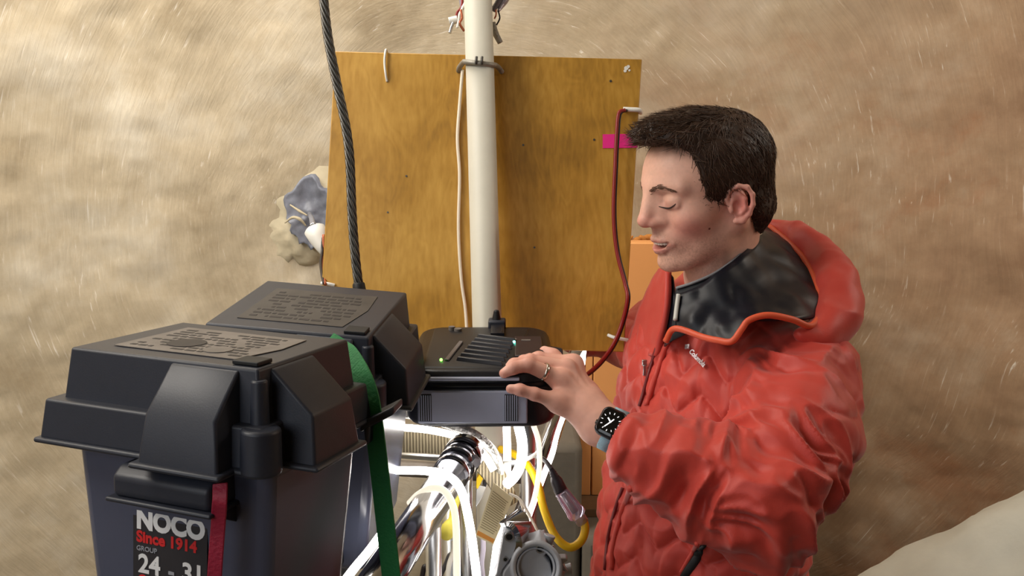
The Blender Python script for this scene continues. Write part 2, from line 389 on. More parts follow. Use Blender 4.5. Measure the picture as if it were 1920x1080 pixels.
# grey foam-coated duct sloping up across the lower right corner
o = tube('sloping_duct', [P(1440, 1484, 2.0), P(1700, 1338, 1.95), P(2150, 1096, 1.9), P(2600, 850, 1.85)], 0.27, M_FOAM, None, n=24, seg=96)
me = o.data; co = np.array([v.co for v in me.vertices]); nn = np.array([v.normal for v in me.vertices])
co = co + nn * (0.016 * value_noise(co * 9, 21) + 0.006 * value_noise(co * 26, 22))[:, None]
me.vertices.foreach_set('co', co.ravel()); me.update()
tag(o, 'pale grey foam coated duct sloping up in the lower right corner', 'duct')

# ------------------------------------------------------------------ plywood board on its post
board = thing('plywood_board', 'ochre varnished plywood board hung on the cream post', 'board', P(895, 380, 1.62))
tl, tr, br, bl = P(628, 96, 1.62), P(1204, 111, 1.62), P(1170, 660, 1.615), P(597, 645, 1.615)
nb = (tr - tl).cross(bl - tl).normalized(); nb = nb if nb.y > 0 else -nb
bm = bmesh.new(); add_hexa(bm, [tl, tr, br, bl], [q + nb * 0.016 for q in (tl, tr, br, bl)])
bo = link('panel', bm_mesh('panel', bm), M_PLY, board); bevel(bo, 0.0015)
def on_board(px, py, off=0.0):
    d0, d1 = P(px, py, 1.0), P(px, py, 2.0); t = (tl - d0).dot(nb) / (d1 - d0).dot(nb); return d0.lerp(d1, t) - nb * off
bm = bmesh.new(); a = [on_board(*q, 0.0002) for q in ((1130, 252), (1195, 251), (1195, 277), (1130, 278))]
add_hexa(bm, a, [q - nb * 0.0008 for q in a]); tag(link('tape', bm_mesh('tape', bm), M_PINK, board), 'strip of bright pink tape at the right edge')
def board_tie(pts, r=0.0022): return tube('cable_tie', [on_board(*q) for q in pts], r, M_WHITEP, board)
tag(board_tie([(724, 96, -0.017), (724, 95, 0.004), (722, 118, 0.006), (724, 140, 0.005), (726, 153, 0.0)]), 'white tie looped over the top edge')
tag(board_tie([(1168, 206, 0.006), (1178, 207, 0.008), (1197, 208, 0.007), (1203, 209, -0.01)], 0.0042), 'white tie holding the red and black wire at the top right')
tag(board_tie([(1140, 628, 0.003), (1150, 632, 0.012), (1170, 636, 0.01), (1182, 639, 0.002)], 0.003), 'white tie holding the red and black wire at the lower right')
tag(board_tie([(603, 531, 0.004), (615, 532, 0.007), (628, 535, 0.003)], 0.003), 'white tie at the lower left edge')
for px, py, r in ((1145, 152, 0.0022), (762, 330, 0.0018), (727, 398, 0.0016), (981, 272, 0.002), (1002, 464, 0.0018), (1114, 262, 0.002)):
    bm = bmesh.new(); q = on_board(px, py, 0.0); add_cyl(bm, q + nb * 0.001, q - nb * 0.001, r, seg=10)
    link('screw', bm_mesh('screw', bm), M_STEEL, board)
bm = bmesh.new()
for i, (dx, dy, r) in enumerate(((0, 0, 4), (4, -3, 3), (-2, 5, 3), (6, 4, 2))):
    q = on_board(1174 + dx, 128 + dy, 0.0003); add_cyl(bm, q, q - nb * 0.0006, r / 1050, seg=9)
tag(link('paint_scrap', bm_mesh('paint_scrap', bm), M_WHITEP, board), 'white torn scrap in the top right corner')

post = thing('steel_post', 'tall cream painted post carrying the plywood board', 'post', P(918, 800, 1.56))
pt, pb = P(893, -120, 1.6), P(914, 640, 1.54); dirp = (pb - pt).normalized(); foot = pb + dirp * ((0.0 - pb.z) / dirp.z)
bm = bmesh.new(); add_cyl(bm, pt, foot, 0.0246, 0.0255, 40); o = link('tube', bm_mesh('tube', bm), M_POLE, post); o.data.polygons.foreach_set('use_smooth', [len(p.vertices) == 4 for p in o.data.polygons])
bm = bmesh.new(); add_cyl(bm, foot, foot + Vector((0, 0, 0.008)), 0.08, seg=32); link('foot_plate', bm_mesh('foot_plate', bm), M_STEEL, post)
bm = bmesh.new(); q = P(904, 555, 1.53); add_cyl(bm, q, q + Vector((0, -0.004, 0)), 0.002, seg=10); link('rivet', bm_mesh('rivet', bm), M_BLKW, post)

cl = thing('pole_clamp', 'grey wire clamp wrapped round the post at the top of the board', 'clamp', P(897, 125, 1.57))
pc = pt + dirp * ((P(897, 122, 1.58).z - pt.z) / dirp.z)
arc = [on_board(860, 133, 0.0), on_board(862, 130, 0.012)] + [pc + Vector((math.sin(a) * 0.0285, -math.cos(a) * 0.0285, 0.002 - 0.003 * math.sin(a))) for a in np.linspace(-1.35, 1.35, 9)] + [on_board(936, 131, 0.012), on_board(941, 135, 0.0)]
tube('clamp_wire', arc, 0.0046, mat('zinc_wire', (138, 134, 124), 0.5, 0.4, var=0.2, vscale=60), cl)
for k in (-0.005, 0.0045):
    q = pc + Vector((k, -0.031, 0.0)); tube('wire_end', [q, q + Vector((0, -0.001, 0.006)), q + Vector((0.0005, 0.001, 0.013))], 0.0024, M_STEEL, cl, n=4)

o = tube('hanging_cable', [on_board(*q) for q in ((868, 134, 0.012), (862, 200, 0.006), (858, 262, 0.0045), (862, 330, 0.0045), (860, 430, 0.0045), (865, 520, 0.0045), (873, 580, 0.006), (877, 640, 0.012))], 0.0029, M_CREAMCORD)
tag(o, 'thin cream cord hanging down the board left of the post', 'cord')
tw = thing('twin_wire', 'red and black twin wire curving down the right side of the board', 'wire', P(1160, 420, 1.59))
wp = [(1172, 206, 1.605), (1160, 213, 1.6), (1156, 250, 1.598), (1153, 310, 1.598), (1150, 400, 1.597), (1156, 470, 1.597), (1171, 530, 1.59), (1176, 560, 1.58), (1166, 605, 1.585), (1150, 645, 1.58), (1128, 676, 1.56), (1105, 698, 1.53), (1088, 708, 1.5)]
tube('red_strand', PP(wp), 0.0032, M_REDW, tw); tube('black_strand', PP([(x + 3.5, y + 1, d + 0.003) for x, y, d in wp]), 0.0026, M_BLKW, tw)

# wire bundles at the head of the post
lw = thing('wire_bundle', 'bundle of white wires and a small connector left of the post head', 'wires', P(855, 40, 1.62))
tube('connector', PP([(842, 40, 1.62), (850, 38, 1.62), (858, 36, 1.62)]), 0.007, M_WHITEP, lw)
tube('clip', PP([(850, 42, 1.61), (846, 52, 1.61), (843, 62, 1.61)]), 0.0028, M_ALU, lw)
for i, pts in enumerate(([(866, -20, 1.62), (866, 10, 1.62), (857, 24, 1.62), (856, 36, 1.62)], [(872, 5, 1.61), (862, 26, 1.6), (860, 40, 1.6), (857, 52, 1.6)], [(864, 18, 1.6), (866, 34, 1.6), (862, 44, 1.6), (870, 58, 1.61)])):
    tube('wire', PP(pts), 0.0022, (M_REDW, M_WHITEP, M_COPPER)[i], lw)
tube('wire_tail', PP([(860, -25, 1.63), (864, -4, 1.63), (867, 16, 1.62)]), 0.004, mat('grey_sleeve', (120, 112, 122), 0.6), lw)
rw = thing('wire_bundle', 'grey cable sheath and silver foil right of the post head', 'wires', P(932, 40, 1.62))
tube('sheath', PP([(948, -25, 1.62), (936, 0, 1.62), (924, 20, 1.62)]), 0.005, mat('dark_sheath', (96, 92, 96), 0.5), rw)
tube('foil', PP([(956, -25, 1.63), (944, 2, 1.63), (934, 22, 1.62)]), [0.011, 0.008, 0.002], mat('crumpled_foil', (176, 168, 178), 0.3, 0.6, var=0.3, vscale=60, bump=1, bscale=80), rw)
tube('sleeve', PP([(925, 42, 1.61), (929, 62, 1.61), (938, 80, 1.61)]), [0.004, 0.0058, 0.0052], mat('braided_sleeve', (158, 154, 144), 0.7, bump=0.8, bscale=300), rw)
tube('wire', PP([(934, 20, 1.61), (937, 34, 1.61), (931, 47, 1.61)]), 0.0014, M_BLKW, rw); tube('wire', PP([(930, 18, 1.61), (930, 28, 1.61), (927, 35, 1.61)]), 0.0014, M_COPPER, rw)

# cup-shaped fitting in front of the hole
cup = thing('white_cup_fitting', 'white cup shaped fitting with copper leads behind the board at left', 'fitting', P(600, 450, 1.72))
a, b = P(590, 431, 1.72), P(618, 486, 1.70); ax = (b - a).normalized()
V, Fc = tube_geo([a - ax * 0.006, a - ax * 0.004, a, a + ax * 0.02, a + ax * 0.04, b], [0.006, 0.016, 0.0205, 0.0185, 0.014, 0.006], 28)
link('cup', raw_mesh('cup', V, Fc), M_WHITEP, cup, True)
tube('stem', [P(580, 400, 2.57), P(584, 410, 2.2), P(588, 428, 1.72)], 0.006, M_HOLE, cup)
tube('ring', [P(587 + 5 * math.cos(t), 423 + 4 * math.sin(t), 1.705) for t in np.linspace(0, 6.283, 14)], 0.0016, M_CHROME, cup, n=3, seg=8)
tube('black_lead', PP([(604, 446, 1.7), (604, 470, 1.69), (601, 492, 1.66), (603, 512, 1.63), (607, 532, 1.605)]), 0.0024, M_BLKW, cup)
tube('copper_lead', PP([(607, 440, 1.7), (606, 480, 1.69), (603, 500, 1.66), (606, 516, 1.63), (610, 533, 1.605)]), 0.003, M_COPPER, cup)

# steel wire rope in front of the board, six strands round a core
rope = thing('wire_rope', 'thick grey twisted steel wire rope hanging at left of the board', 'rope', P(672, 540, 1.36))
rp = catmull(PP([(598, -90, 1.36), (607, 0, 1.36), (615, 70, 1.36), (630, 150, 1.36), (648, 235, 1.36), (656, 300, 1.36), (660, 400, 1.36), (666, 480, 1.36), (674, 545, 1.36)]), 60)
T, N = frames(rp); Ls = np.concatenate([[0], np.cumsum([(rp[i + 1] - rp[i]).length for i in range(len(rp) - 1)])])
for s in range(6):
    ph = [2 * math.pi * (s / 6 + l / 0.085) for l in Ls]
    path = [p + (N[i] * math.cos(ph[i]) - T[i].cross(N[i]) * math.sin(ph[i])) * 0.0046 for i, p in enumerate(rp)]
    V, Fc = tube_geo(path, 0.0027, 7); link('strand', raw_mesh('strand', V, Fc), M_STEEL, rope, True)
V, Fc = tube_geo(rp[::6] + [rp[-1]], 0.0042, 8); link('core', raw_mesh('core', V, Fc), M_MATTEB, rope, True)
e = rp[-1]; dv = (rp[-1] - rp[-8]).normalized()
V, Fc = tube_geo([e - dv * 0.012, e - dv * 0.010, e, e + dv * 0.09], [0.008, 0.0092, 0.010, 0.0105], 18); link('end_sleeve', raw_mesh('end_sleeve', V, Fc), M_MATTEB, rope, True)

# ------------------------------------------------------------------ battery boxes
def battery_box(name, label, M, W, D, full):
    root = thing(name, label, 'battery box', M=M, group=None)
    def part(nm, bm, m, par=root, bv=0.003, seg=3):
        me = bm_mesh(nm, bm); me.transform(M); o = link(nm, me, m, par)
        return bevel(o, bv, seg) if bv else o
    bm = bmesh.new(); H0 = -0.092
    def frus(x0, x1, y0, y1, z0, z1, g):
        add_hexa(bm, [(x0 - g, y0 - g, z0), (x1 + g, y0 - g, z0), (x1 + g, y1 + g, z0), (x0 - g, y1 + g, z0)], [(x0, y0, z1), (x1, y0, z1), (x1, y1, z1), (x0, y1, z1)])
    frus(0.0, W, 0.0, D, -0.06, 0, 0.006)                               # raised crown
    frus(-0.016, W + 0.014, -0.016, D + 0.014, -0.088, -0.049, 0.004)   # rim band
    frus(-0.024, W + 0.02, -0.024, D + 0.02, -0.092, -0.0865, 0.0)      # flange lip
    def pillar(a0, a1, out, side):
        # bump with a sloped shoulder; profile in (outward distance, height)
        prof = [(-0.012, -0.003), (0.002, -0.003), (out, -0.042), (out + 0.006, -0.092), (-0.012, -0.092)]
        f0, f1 = [], []
        for t, z in prof:
            k = 0.006 if z < -0.05 else 0.0
            for lst, a in ((f0, a0 - k), (f1, a1 + k)):
                lst.append({'front': (a, -t, z), 'right': (W + t, a, z), 'left': (-t, a, z), 'back': (a, D + t, z)}[side])
        add_hexa(bm, f0, f1)
        fl = [(-0.012, -0.0865), (out + 0.011, -0.0865), (out + 0.011, -0.092), (-0.012, -0.092)]
        g0 = [{'front': (a0 - 0.011, -t, z), 'right': (W + t, a0 - 0.011, z), 'left': (-t, a0 - 0.011, z), 'back': (a0 - 0.011, D + t, z)}[side] for t, z in fl]
        g1 = [{'front': (a1 + 0.011, -t, z), 'right': (W + t, a1 + 0.011, z), 'left': (-t, a1 + 0.011, z), 'back': (a1 + 0.011, D + t, z)}[side] for t, z in fl]
        add_hexa(bm, g0, g1)
    pillar(W * 0.56, W * 0.91, 0.034, 'front')
    pillar(0.018, D * 0.56, 0.042, 'right')
    lid = part('lid', bm, M_BLACKP, bv=0.0035)
    bm = bmesh.new(); add_cyl(bm, (W - 0.001, 0.001, -0.010), (W + 0.001, -0.001, -0.06), 0.0070, 0.0085, 20); part('lid_post', bm, M_BLACKP, lid, 0.002)
    bm = bmesh.new(); add_cyl(bm, (W + 0.008, -0.010, -0.050), (W + 0.008, -0.010, -0.0925), 0.0165, 0.0175, 28); part('lid_knob', bm, M_BLACKP, lid, 0.003)
    bm = bmesh.new(); add_box(bm, (W * 0.84, 0.006, 0.0), (W * 0.97, 0.028, 0.004)); part('lid_tab', bm, M_MATTEB, lid, 0.001)
    bm = bmesh.new(); s = 0.12 * W
    add_hexa(bm, [(W * 0.14, D * 0.14, 0.0002), (W * 0.8, D * 0.14, 0.0002), (W * 0.86, D * 0.5, 0.0002), (W * 0.84, D * 0.82, 0.0002), (W * 0.14, D * 0.82, 0.0002)], [(W * 0.14, D * 0.14, 0.0009), (W * 0.8, D * 0.14, 0.0009), (W * 0.86, D * 0.5, 0.0009), (W * 0.84, D * 0.82, 0.0009), (W * 0.14, D * 0.82, 0.0009)])
    stk = part('warning_sticker', bm, M_STICK if full else M_DARKST, lid, 0)
    bm = bmesh.new(); rr = random.Random(4 if full else 9)                # worn print: rows of dashes and two emblems
    for r_ in range(9):
        x = W * 0.19
        while x < W * 0.76:
            l = rr.uniform(0.003, 0.016); y = D * (0.2 + 0.065 * r_)
            if rr.random() < 0.8: add_box(bm, (x, y, 0.0009), (min(x + l, W * 0.79), y + D * 0.028, 0.0012))
            x += l + 0.003
    link_m = M_PRINT
    part('print_lines', bm, link_m, stk, 0)['kind'] = 'stuff'
    if full:
        bm = bmesh.new(); add_cyl(bm, (W * 0.40, D * 0.38, 0.0010), (W * 0.40, D * 0.38, 0.0016), D * 0.12, seg=28); part('print_emblem', bm, M_PRINT, stk, 0)
        bm = bmesh.new(); add_cyl(bm, (W * 0.62, D * 0.30, 0.0010), (W * 0.62, D * 0.30, 0.0017), D * 0.09, seg=28); part('print_emblem', bm, M_STICK, stk, 0)
    bm = bmesh.new(); h = 0.235
    add_hexa(bm, [(0.012, 0.01, -0.09 - h), (W - 0.004, 0.01, -0.09 - h), (W - 0.004, D - 0.006, -0.09 - h), (0.012, D - 0.006, -0.09 - h)], [(0.002, -0.002, -0.09), (W + 0.012, -0.002, -0.09), (W + 0.012, D + 0.004, -0.09), (0.002, D + 0.004, -0.09)])
    body = part('body', bm, M_BODYP, bv=0.012, seg=4)
    hx0, hx1 = 0.076, 0.176
    prof = [(-0.026, -0.097), (-0.036, -0.105), (-0.036, -0.122), (-0.030, -0.128), (0.006, -0.126), (0.006, -0.097)]
    bm = bmesh.new(); add_hexa(bm, [(hx0, y, z) for y, z in prof], [(hx1, y, z) for y, z in prof])
    hd = part('handle', bm, M_BLACKP, bv=0.007, seg=4)
    bm = bmesh.new(); add_box(bm, (hx0 - 0.006, -0.040, -0.1300), (hx1 + 0.003, 0.007, -0.1255)); part('handle_lip', bm, M_BLACKP, hd, 0.002)
    for x in (hx0 - 0.001, hx1 - 0.008):
        bm = bmesh.new(); add_hexa(bm, [(x, 0.010, -0.129), (x, -0.034, -0.129), (x, 0.010, -0.153)], [(x + 0.007, 0.010, -0.129), (x + 0.007, -0.034, -0.129), (x + 0.007, 0.010, -0.153)]); part('handle_gusset', bm, M_BLACKP, hd, 0.001)
    return root, body
def pose(x, y, z, yaw, pit, rol):
    return Matrix.Translation((x, y, z)) @ Matrix.Rotation(math.radians(yaw), 4, 'Z') @ Matrix.Rotation(math.radians(pit), 4, 'X') @ Matrix.Rotation(math.radians(rol), 4, 'Y')
M1 = pose(-0.396, 0.797, 1.532, -19, -4.5, 0.5) @ Matrix.Diagonal((0.985, 1, 0.93, 1)); W1, D1 = 0.2, 0.15
M2 = pose(-0.367, 1.052, 1.484, -6.5, 3.3, 3.6); W2, D2 = 0.2, 0.2
box1, body1 = battery_box('battery_box', 'nearer black battery box with white and red lettering under its handle', M1, W1, D1, True)
box2, body2 = battery_box('battery_box', 'farther black battery box behind the lettered one, below the wire rope', M2, W2, D2, False)
# printed label on the front of the nearer box
Mf = M1 @ Matrix.Translation((0.0655, 0.0034, -0.1525)) @ Matrix.Rotation(math.radians(88), 4, 'X')
bm = bmesh.new(); add_box(bm, (-0.003, -0.075, 0.0), (0.078, 0.003, 0.0008)); me = bm_mesh('label', bm); me.transform(Mf @ Matrix.Translation((0, -0.002, 0.001)))
lab = link('front_label', me, mat('black_label', (44, 42, 46), 0.5, var=0.1, vscale=40), body1)
def ltext(nm, s, size, x, y, m, off, sx=1.0): return text_mesh(nm, s, size, Mf @ Matrix.Translation((x, y, 0.0019)), m, lab, 0.0004, off, sx)
ltext('lettering', 'NOCO', 0.0265, 0.001, -0.0195, M_WHITEINK, 0.0014, 0.90)
ltext('lettering', 'Since 1914', 0.0155, 0.001, -0.0335, M_REDINK, 0.0006, 0.98)
ltext('lettering', 'GROUP', 0.0068, 0.001, -0.0425, M_GREYLAB, 0.0001)
ltext('lettering', '24', 0.026, 0.003, -0.064, M_WHITEINK, 0.0007, 0.95)
ltext('lettering', '31', 0.026, 0.051, -0.064, M_WHITEINK, 0.0007, 0.95)
ltext('lettering', '-', 0.026, 0.036, -0.065, M_GREYLAB, 0.0004, 0.9)
bm = bmesh.new(); add_cyl(bm, (0.008, -0.072, 0.001), (0.008, -0.072, 0.0022), 0.0055, seg=20); me = bm_mesh('a', bm); me.transform(Mf); link('red_dot', me, M_REDINK, lab)

# webbing straps
o = strap('red_strap', PP([(413, 906, 0.745), (412, 940, 0.74), (409, 985, 0.75), (402, 1090, 0.76), (396, 1250, 0.79)]), Vector((1, -0.12, 0)), 0.0125, 0.002, M_RED); bevel(o, 0.0006, 1)
tag(o, 'crimson strap running down the front of the nearer battery box', 'strap')
gs = thing('green_strap', 'green webbing strap over the right side between the two boxes', 'strap', P(700, 800, 0.92))
o = strap('webbing', PP([(615, 640, 0.975), (634, 651, 0.965), (652, 664, 0.95), (676, 700, 0.93), (691, 736, 0.92), (699, 780, 0.915), (709, 860, 0.915), (719, 950, 0.915), (734, 1085, 0.915), (745, 1200, 0.92)]),
          [Vector((1, -0.3, 0.25))] * 3 + [Vector((1, -0.35, 0.5))] * 2 + [Vector((1, -0.45, 0.12))] * 5, 0.0215, 0.0018, M_GREEN, gs)
bm = bmesh.new()
for x0, x1, yy in ((676, 738, 0),):
    a, b, c, d_ = P(674, 794, 0.905), P(738, 762, 0.905), P(738, 778, 0.905), P(674, 812, 0.905)
    k = Vector((0.006, 0.028, 0)); add_hexa(bm, [a, b, c, d_], [q + k for q in (a, b, c, d_)])
    a, b, c, d_ = P(681, 803, 0.905), P(693, 797, 0.905), P(692, 833, 0.905), P(684, 838, 0.905); add_hexa(bm, [a, b, c, d_], [q + k for q in (a, b, c, d_)])
o = link('strap_guide', bm_mesh('strap_guide', bm), M_BLACKP, gs); bevel(o, 0.002)

# ------------------------------------------------------------------ black power unit under the hand
dev = thing('power_unit', 'black rounded electronic unit with ribbed top and slatted vents under the hand', 'power unit', (-0.04, 1.3, 1.31))
DX0, DX1, DY0, DY1, DZ0, DZ1 = -0.148, 0.061, 1.172, 1.425, 1.309, 1.386
def rounded_slab(x0, x1, y0, y1, rad, zs, n=8):
    """stack of rounded rectangles: zs = [(z, inset), ...]"""
    V = []; Fc = []
    for z, ins in zs:
        X0, X1, Y0, Y1 = x0 + ins, x1 - ins, y0 + ins, y1 - ins; r = max(rad - ins, 0.004)
        for cx, cy, a0 in ((X1 - r, Y1 - r, 0), (X0 + r, Y1 - r, 90), (X0 + r, Y0 + r, 180), (X1 - r, Y0 + r, 270)):
            for k in range(n + 1):
                a = math.radians(a0 + 90 * k / n); V.append((cx + r * math.cos(a), cy + r * math.sin(a), z))
    m = 4 * (n + 1)
    for i in range(len(zs) - 1):
        for k in range(m): Fc.append((i * m + k, i * m + (k + 1) % m, (i + 1) * m + (k + 1) % m, (i + 1) * m + k))
    Fc.append(tuple(range(m))[::-1]); Fc.append(tuple((len(zs) - 1) * m + k for k in range(m))); return V, Fc
V, Fc = rounded_slab(DX0, DX1, DY0, DY1, 0.045, [(DZ0 - 0.006, 0.012), (DZ0 - 0.003, 0.004), (DZ0 + 0.001, 0.001), (DZ0 + 0.006, 0.0), (DZ0 + 0.051, 0.001), (DZ0 + 0.054, 0.005), (DZ0 + 0.059, 0.005), (DZ0 + 0.062, 0.001), (DZ1 - 0.008, 0.003), (DZ1 - 0.002, 0.007), (DZ1, 0.014)])
M_DEV = mat('satin_black_plastic', (21, 22, 29), 0.36, var=0.06, vscale=12, bump=0.06, bscale=300)
M_DEVG = mat('satin_grey_plastic', (168, 174, 196), 0.32, var=0.05, vscale=20)
case = link('case', raw_mesh('case', V, Fc), M_DEV, dev); bevel(case, 0.001, 1); 
bm = bmesh.new(); add_box(bm, (-0.128, DY0 - 0.0035, DZ0 + 0.004), (0.021, DY0 + 0.004, DZ0 + 0.050)); fp = link('front_panel', bm_mesh('p', bm), M_DEVG, dev); bevel(fp, 0.002)
for x in (-0.118, -0.001):
    bm = bmesh.new(); add_box(bm, (x - 0.009, DY0 - 0.0043, DZ0 + 0.008), (x + 0.009, DY0 - 0.003, DZ0 + 0.046)); gr = link('vent_grille', bm_mesh('p', bm), M_MATTEB, fp)
    for k in range(6):
        bm = bmesh.new(); xx = x - 0.0076 + k * 0.003; add_box(bm, (xx - 0.0007, DY0 - 0.0058, DZ0 + 0.009), (xx + 0.0007, DY0 - 0.0042, DZ0 + 0.045)); s = link('grille_slat', bm_mesh('p', bm), M_DEVG, fp)
bm = bmesh.new(); add_box(bm, (-0.132, DY0 - 0.004, DZ0 + 0.065), (0.01, DY0 + 0.003, DZ0 + 0.069)); bevel(link('trim_strip', bm_mesh('p', bm), M_DEVG, dev), 0.001)
bm = bmesh.new()
add_hexa(bm, [(-0.125, 1.185, DZ1 - 0.001), (0.0, 1.185, DZ1 - 0.001), (0.03, 1.40, DZ1 - 0.001), (-0.125, 1.40, DZ1 - 0.001)], [(-0.12, 1.19, DZ1 + 0.002), (-0.005, 1.19, DZ1 + 0.002), (0.025, 1.395, DZ1 + 0.002), (-0.12, 1.395, DZ1 + 0.002)])
top = link('top_panel', bm_mesh('p', bm), mat('dark_panel', (28, 27, 30), 0.45), dev); bevel(top, 0.001)
M_FIN = mat('fin_plastic', (36, 35, 40), 0.4)
for k in range(7):
    y = 1.190 + k * 0.0205; bm = bmesh.new()
    add_hexa(bm, [(-0.078 + k * 0.004, y + 0.026, DZ1 + 0.0015), (-0.012 + k * 0.003, y, DZ1 + 0.0015), (-0.012 + k * 0.003, y + 0.009, DZ1 + 0.0015), (-0.078 + k * 0.004, y + 0.035, DZ1 + 0.0015)],
             [(-0.076 + k * 0.004, y + 0.028, DZ1 + 0.0075), (-0.014 + k * 0.003, y + 0.002, DZ1 + 0.0075), (-0.014 + k * 0.003, y + 0.007, DZ1 + 0.0075), (-0.076 + k * 0.004, y + 0.033, DZ1 + 0.0075)])
    bevel(link('cooling_fin', bm_mesh('p', bm), M_FIN, dev), 0.001)
bm = bmesh.new(); add_hexa(bm, [(-0.094, 1.215, DZ1 + 0.002), (-0.088, 1.213, DZ1 + 0.002), (-0.073, 1.31, DZ1 + 0.002), (-0.079, 1.312, DZ1 + 0.002)], [(-0.094, 1.215, DZ1 + 0.005), (-0.088, 1.213, DZ1 + 0.005), (-0.073, 1.31, DZ1 + 0.005), (-0.079, 1.312, DZ1 + 0.005)])
bevel(link('fin_rail', bm_mesh('p', bm), mat('grey_rail', (104, 100, 102), 0.4), dev), 0.001)
bm = bmesh.new(); add_cyl(bm, (-0.095, 1.385, DZ1), (-0.095, 1.385, DZ1 + 0.008), 0.005, seg=16); add_cyl(bm, (-0.085, 1.38, DZ1), (-0.085, 1.38, DZ1 + 0.006), 0.006, seg=16); link('small_socket', bm_mesh('p', bm), M_STICK, dev)
bm = bmesh.new(); add_box(bm, (-0.038, 1.40, DZ1 - 0.004), (-0.010, 1.425, DZ1 + 0.013)); bevel(link('latch_base', bm_mesh('p', bm), M_BLACKP, dev), 0.003)
bm = bmesh.new(); add_cyl(bm, (-0.025, 1.413, DZ1 + 0.01), (-0.025, 1.413, DZ1 + 0.028), 0.0075, 0.004, 18); bevel(link('latch_knob', bm_mesh('p', bm), M_MATTEB, dev), 0.002)
bm = bmesh.new(); add_box(bm, (-0.033, 1.345, DZ1), (-0.012, 1.40, DZ1 + 0.008)); add_box(bm, (-0.0165, 1.35, DZ1 + 0.008), (-0.0145, 1.375, DZ1 + 0.0088)); bevel(link('latch_arm', bm_mesh('p', bm), M_DEV, dev), 0.002)
bm = bmesh.new(); add_box(bm, (0.004, 1.24, DZ1), (0.045, 1.345, DZ1 + 0.003)); cp_ = link('control_panel', bm_mesh('p', bm), mat('control_panel', (50, 40, 42), 0.4), dev); bevel(cp_, 0.002)
for k in range(4):
    bm = bmesh.new(); add_box(bm, (-0.006 + k * 0.003, 1.285 + k * 0.012, DZ1 + 0.002), (-0.002 + k * 0.003, 1.291 + k * 0.012, DZ1 + 0.004)); link('button', bm_mesh('p', bm), M_STICK, dev)
bm = bmesh.new(); add_box(bm, (0.014, 1.318, DZ1 + 0.003), (0.028, 1.324, DZ1 + 0.0036)); link('control_mark', bm_mesh('p', bm), M_STICK, cp_)
for nm, q, m in (('green_lamp', P(827, 673, 1.262), M_LED_G), ('cyan_lamp', P(964, 645, 1.355), M_LED_C)):
    bm = bmesh.new(); bmesh.ops.create_icosphere(bm, subdivisions=2, radius=0.0022, matrix=Matrix.Translation((q.x, q.y, DZ1 + 0.004))); link(nm, bm_mesh('p', bm), m, dev, True)
bm = bmesh.new(); add_cyl(bm, (DX1 - 0.004, 1.36, 1.352), (DX1 + 0.018, 1.36, 1.352), 0.017, 0.013, 20); bevel(link('side_knob', bm_mesh('p', bm), M_BLACKP, dev), 0.003)

# ------------------------------------------------------------------ rig of aluminium tubes under the power unit
rig = thing('rig_frame', 'frame of polished aluminium tubes under the black power unit', 'frame', P(860, 1000, 1.4))
def rod(name, a, b, r, m, parent=rig, seg=28, hollow=0.0):
    V, Fc = tube_geo([Vector(a), Vector(b)], r, seg)
    o = link(name, raw_mesh(name, V, Fc), m, parent); o.data.polygons.foreach_set('use_smooth', [len(p.vertices) == 4 for p in o.data.polygons]); return o
def drop(px, py, d, z=0.0):
    q = P(px, py, d); return q, Vector((q.x, q.y, z))
ta, tb = P(690, 1124, 1.0), P(876, 842, 1.36); rod('tube', ta - (tb - ta) * 0.5, tb, 0.024, M_CHROME)
for k, r, l in ((0.80, 0.0265, 0.014), (0.86, 0.028, 0.010), (0.90, 0.0265, 0.010), (0.95, 0.029, 0.022)):
    q = ta.lerp(tb, k); dd = (tb - ta).normalized() * l / 2; rod('collar', q - dd, q + dd, r, M_CHROME)
bm = bmesh.new(); q = P(886, 860, 1.31); add_cyl(bm, q, q + Vector((0.006, -0.012, -0.002)), 0.0085, seg=6); bevel(link('bolt', bm_mesh('b', bm), M_CAST, rig), 0.001)
bm = bmesh.new(); q = P(868, 886, 1.28); add_cyl(bm, q, q + Vector((0.002, -0.01, 0)), 0.0075, seg=6); bevel(link('bolt', bm_mesh('b', bm), M_CAST, rig), 0.001)
for tx_, td_, tr2 in ((874, 1.47, 0.0105), (990, 1.50, 0.012)):
    q = P(tx_, 900, td_); rod('tube', (q.x, q.y, 1.302), (q.x, q.y, 0), tr2, M_ALU)
rod('tube', *drop(812, 985, 1.40), 0.0125, M_ALU)
rod('tube', P(1092, 640, 1.68), P(930, 1120, 1.44), 0.0175, M_CHROME)
rod('tube', P(1086, 640, 1.70), P(1088, 704, 1.66), 0.0105, M_CHROME)
rod('cross_tube', P(690, 848, 1.52), P(1000, 872, 1.50), 0.006, M_ALU)
rod('cross_tube', P(640, 871, 1.56), P(1000, 893, 1.56), 0.014, mat('weathered_tube', (120, 112, 104), 0.5, 0.4, var=0.2, vscale=40))
rod('tube', *drop(848, 880, 1.62), 0.018, M_ALU); rod('tube', *drop(905, 880, 1.58), 0.012, M_ALU); rod('tube', *drop(990, 900, 1.62), 0.016, mat('grey_tube', (150, 148, 144), 0.45, 0.3))
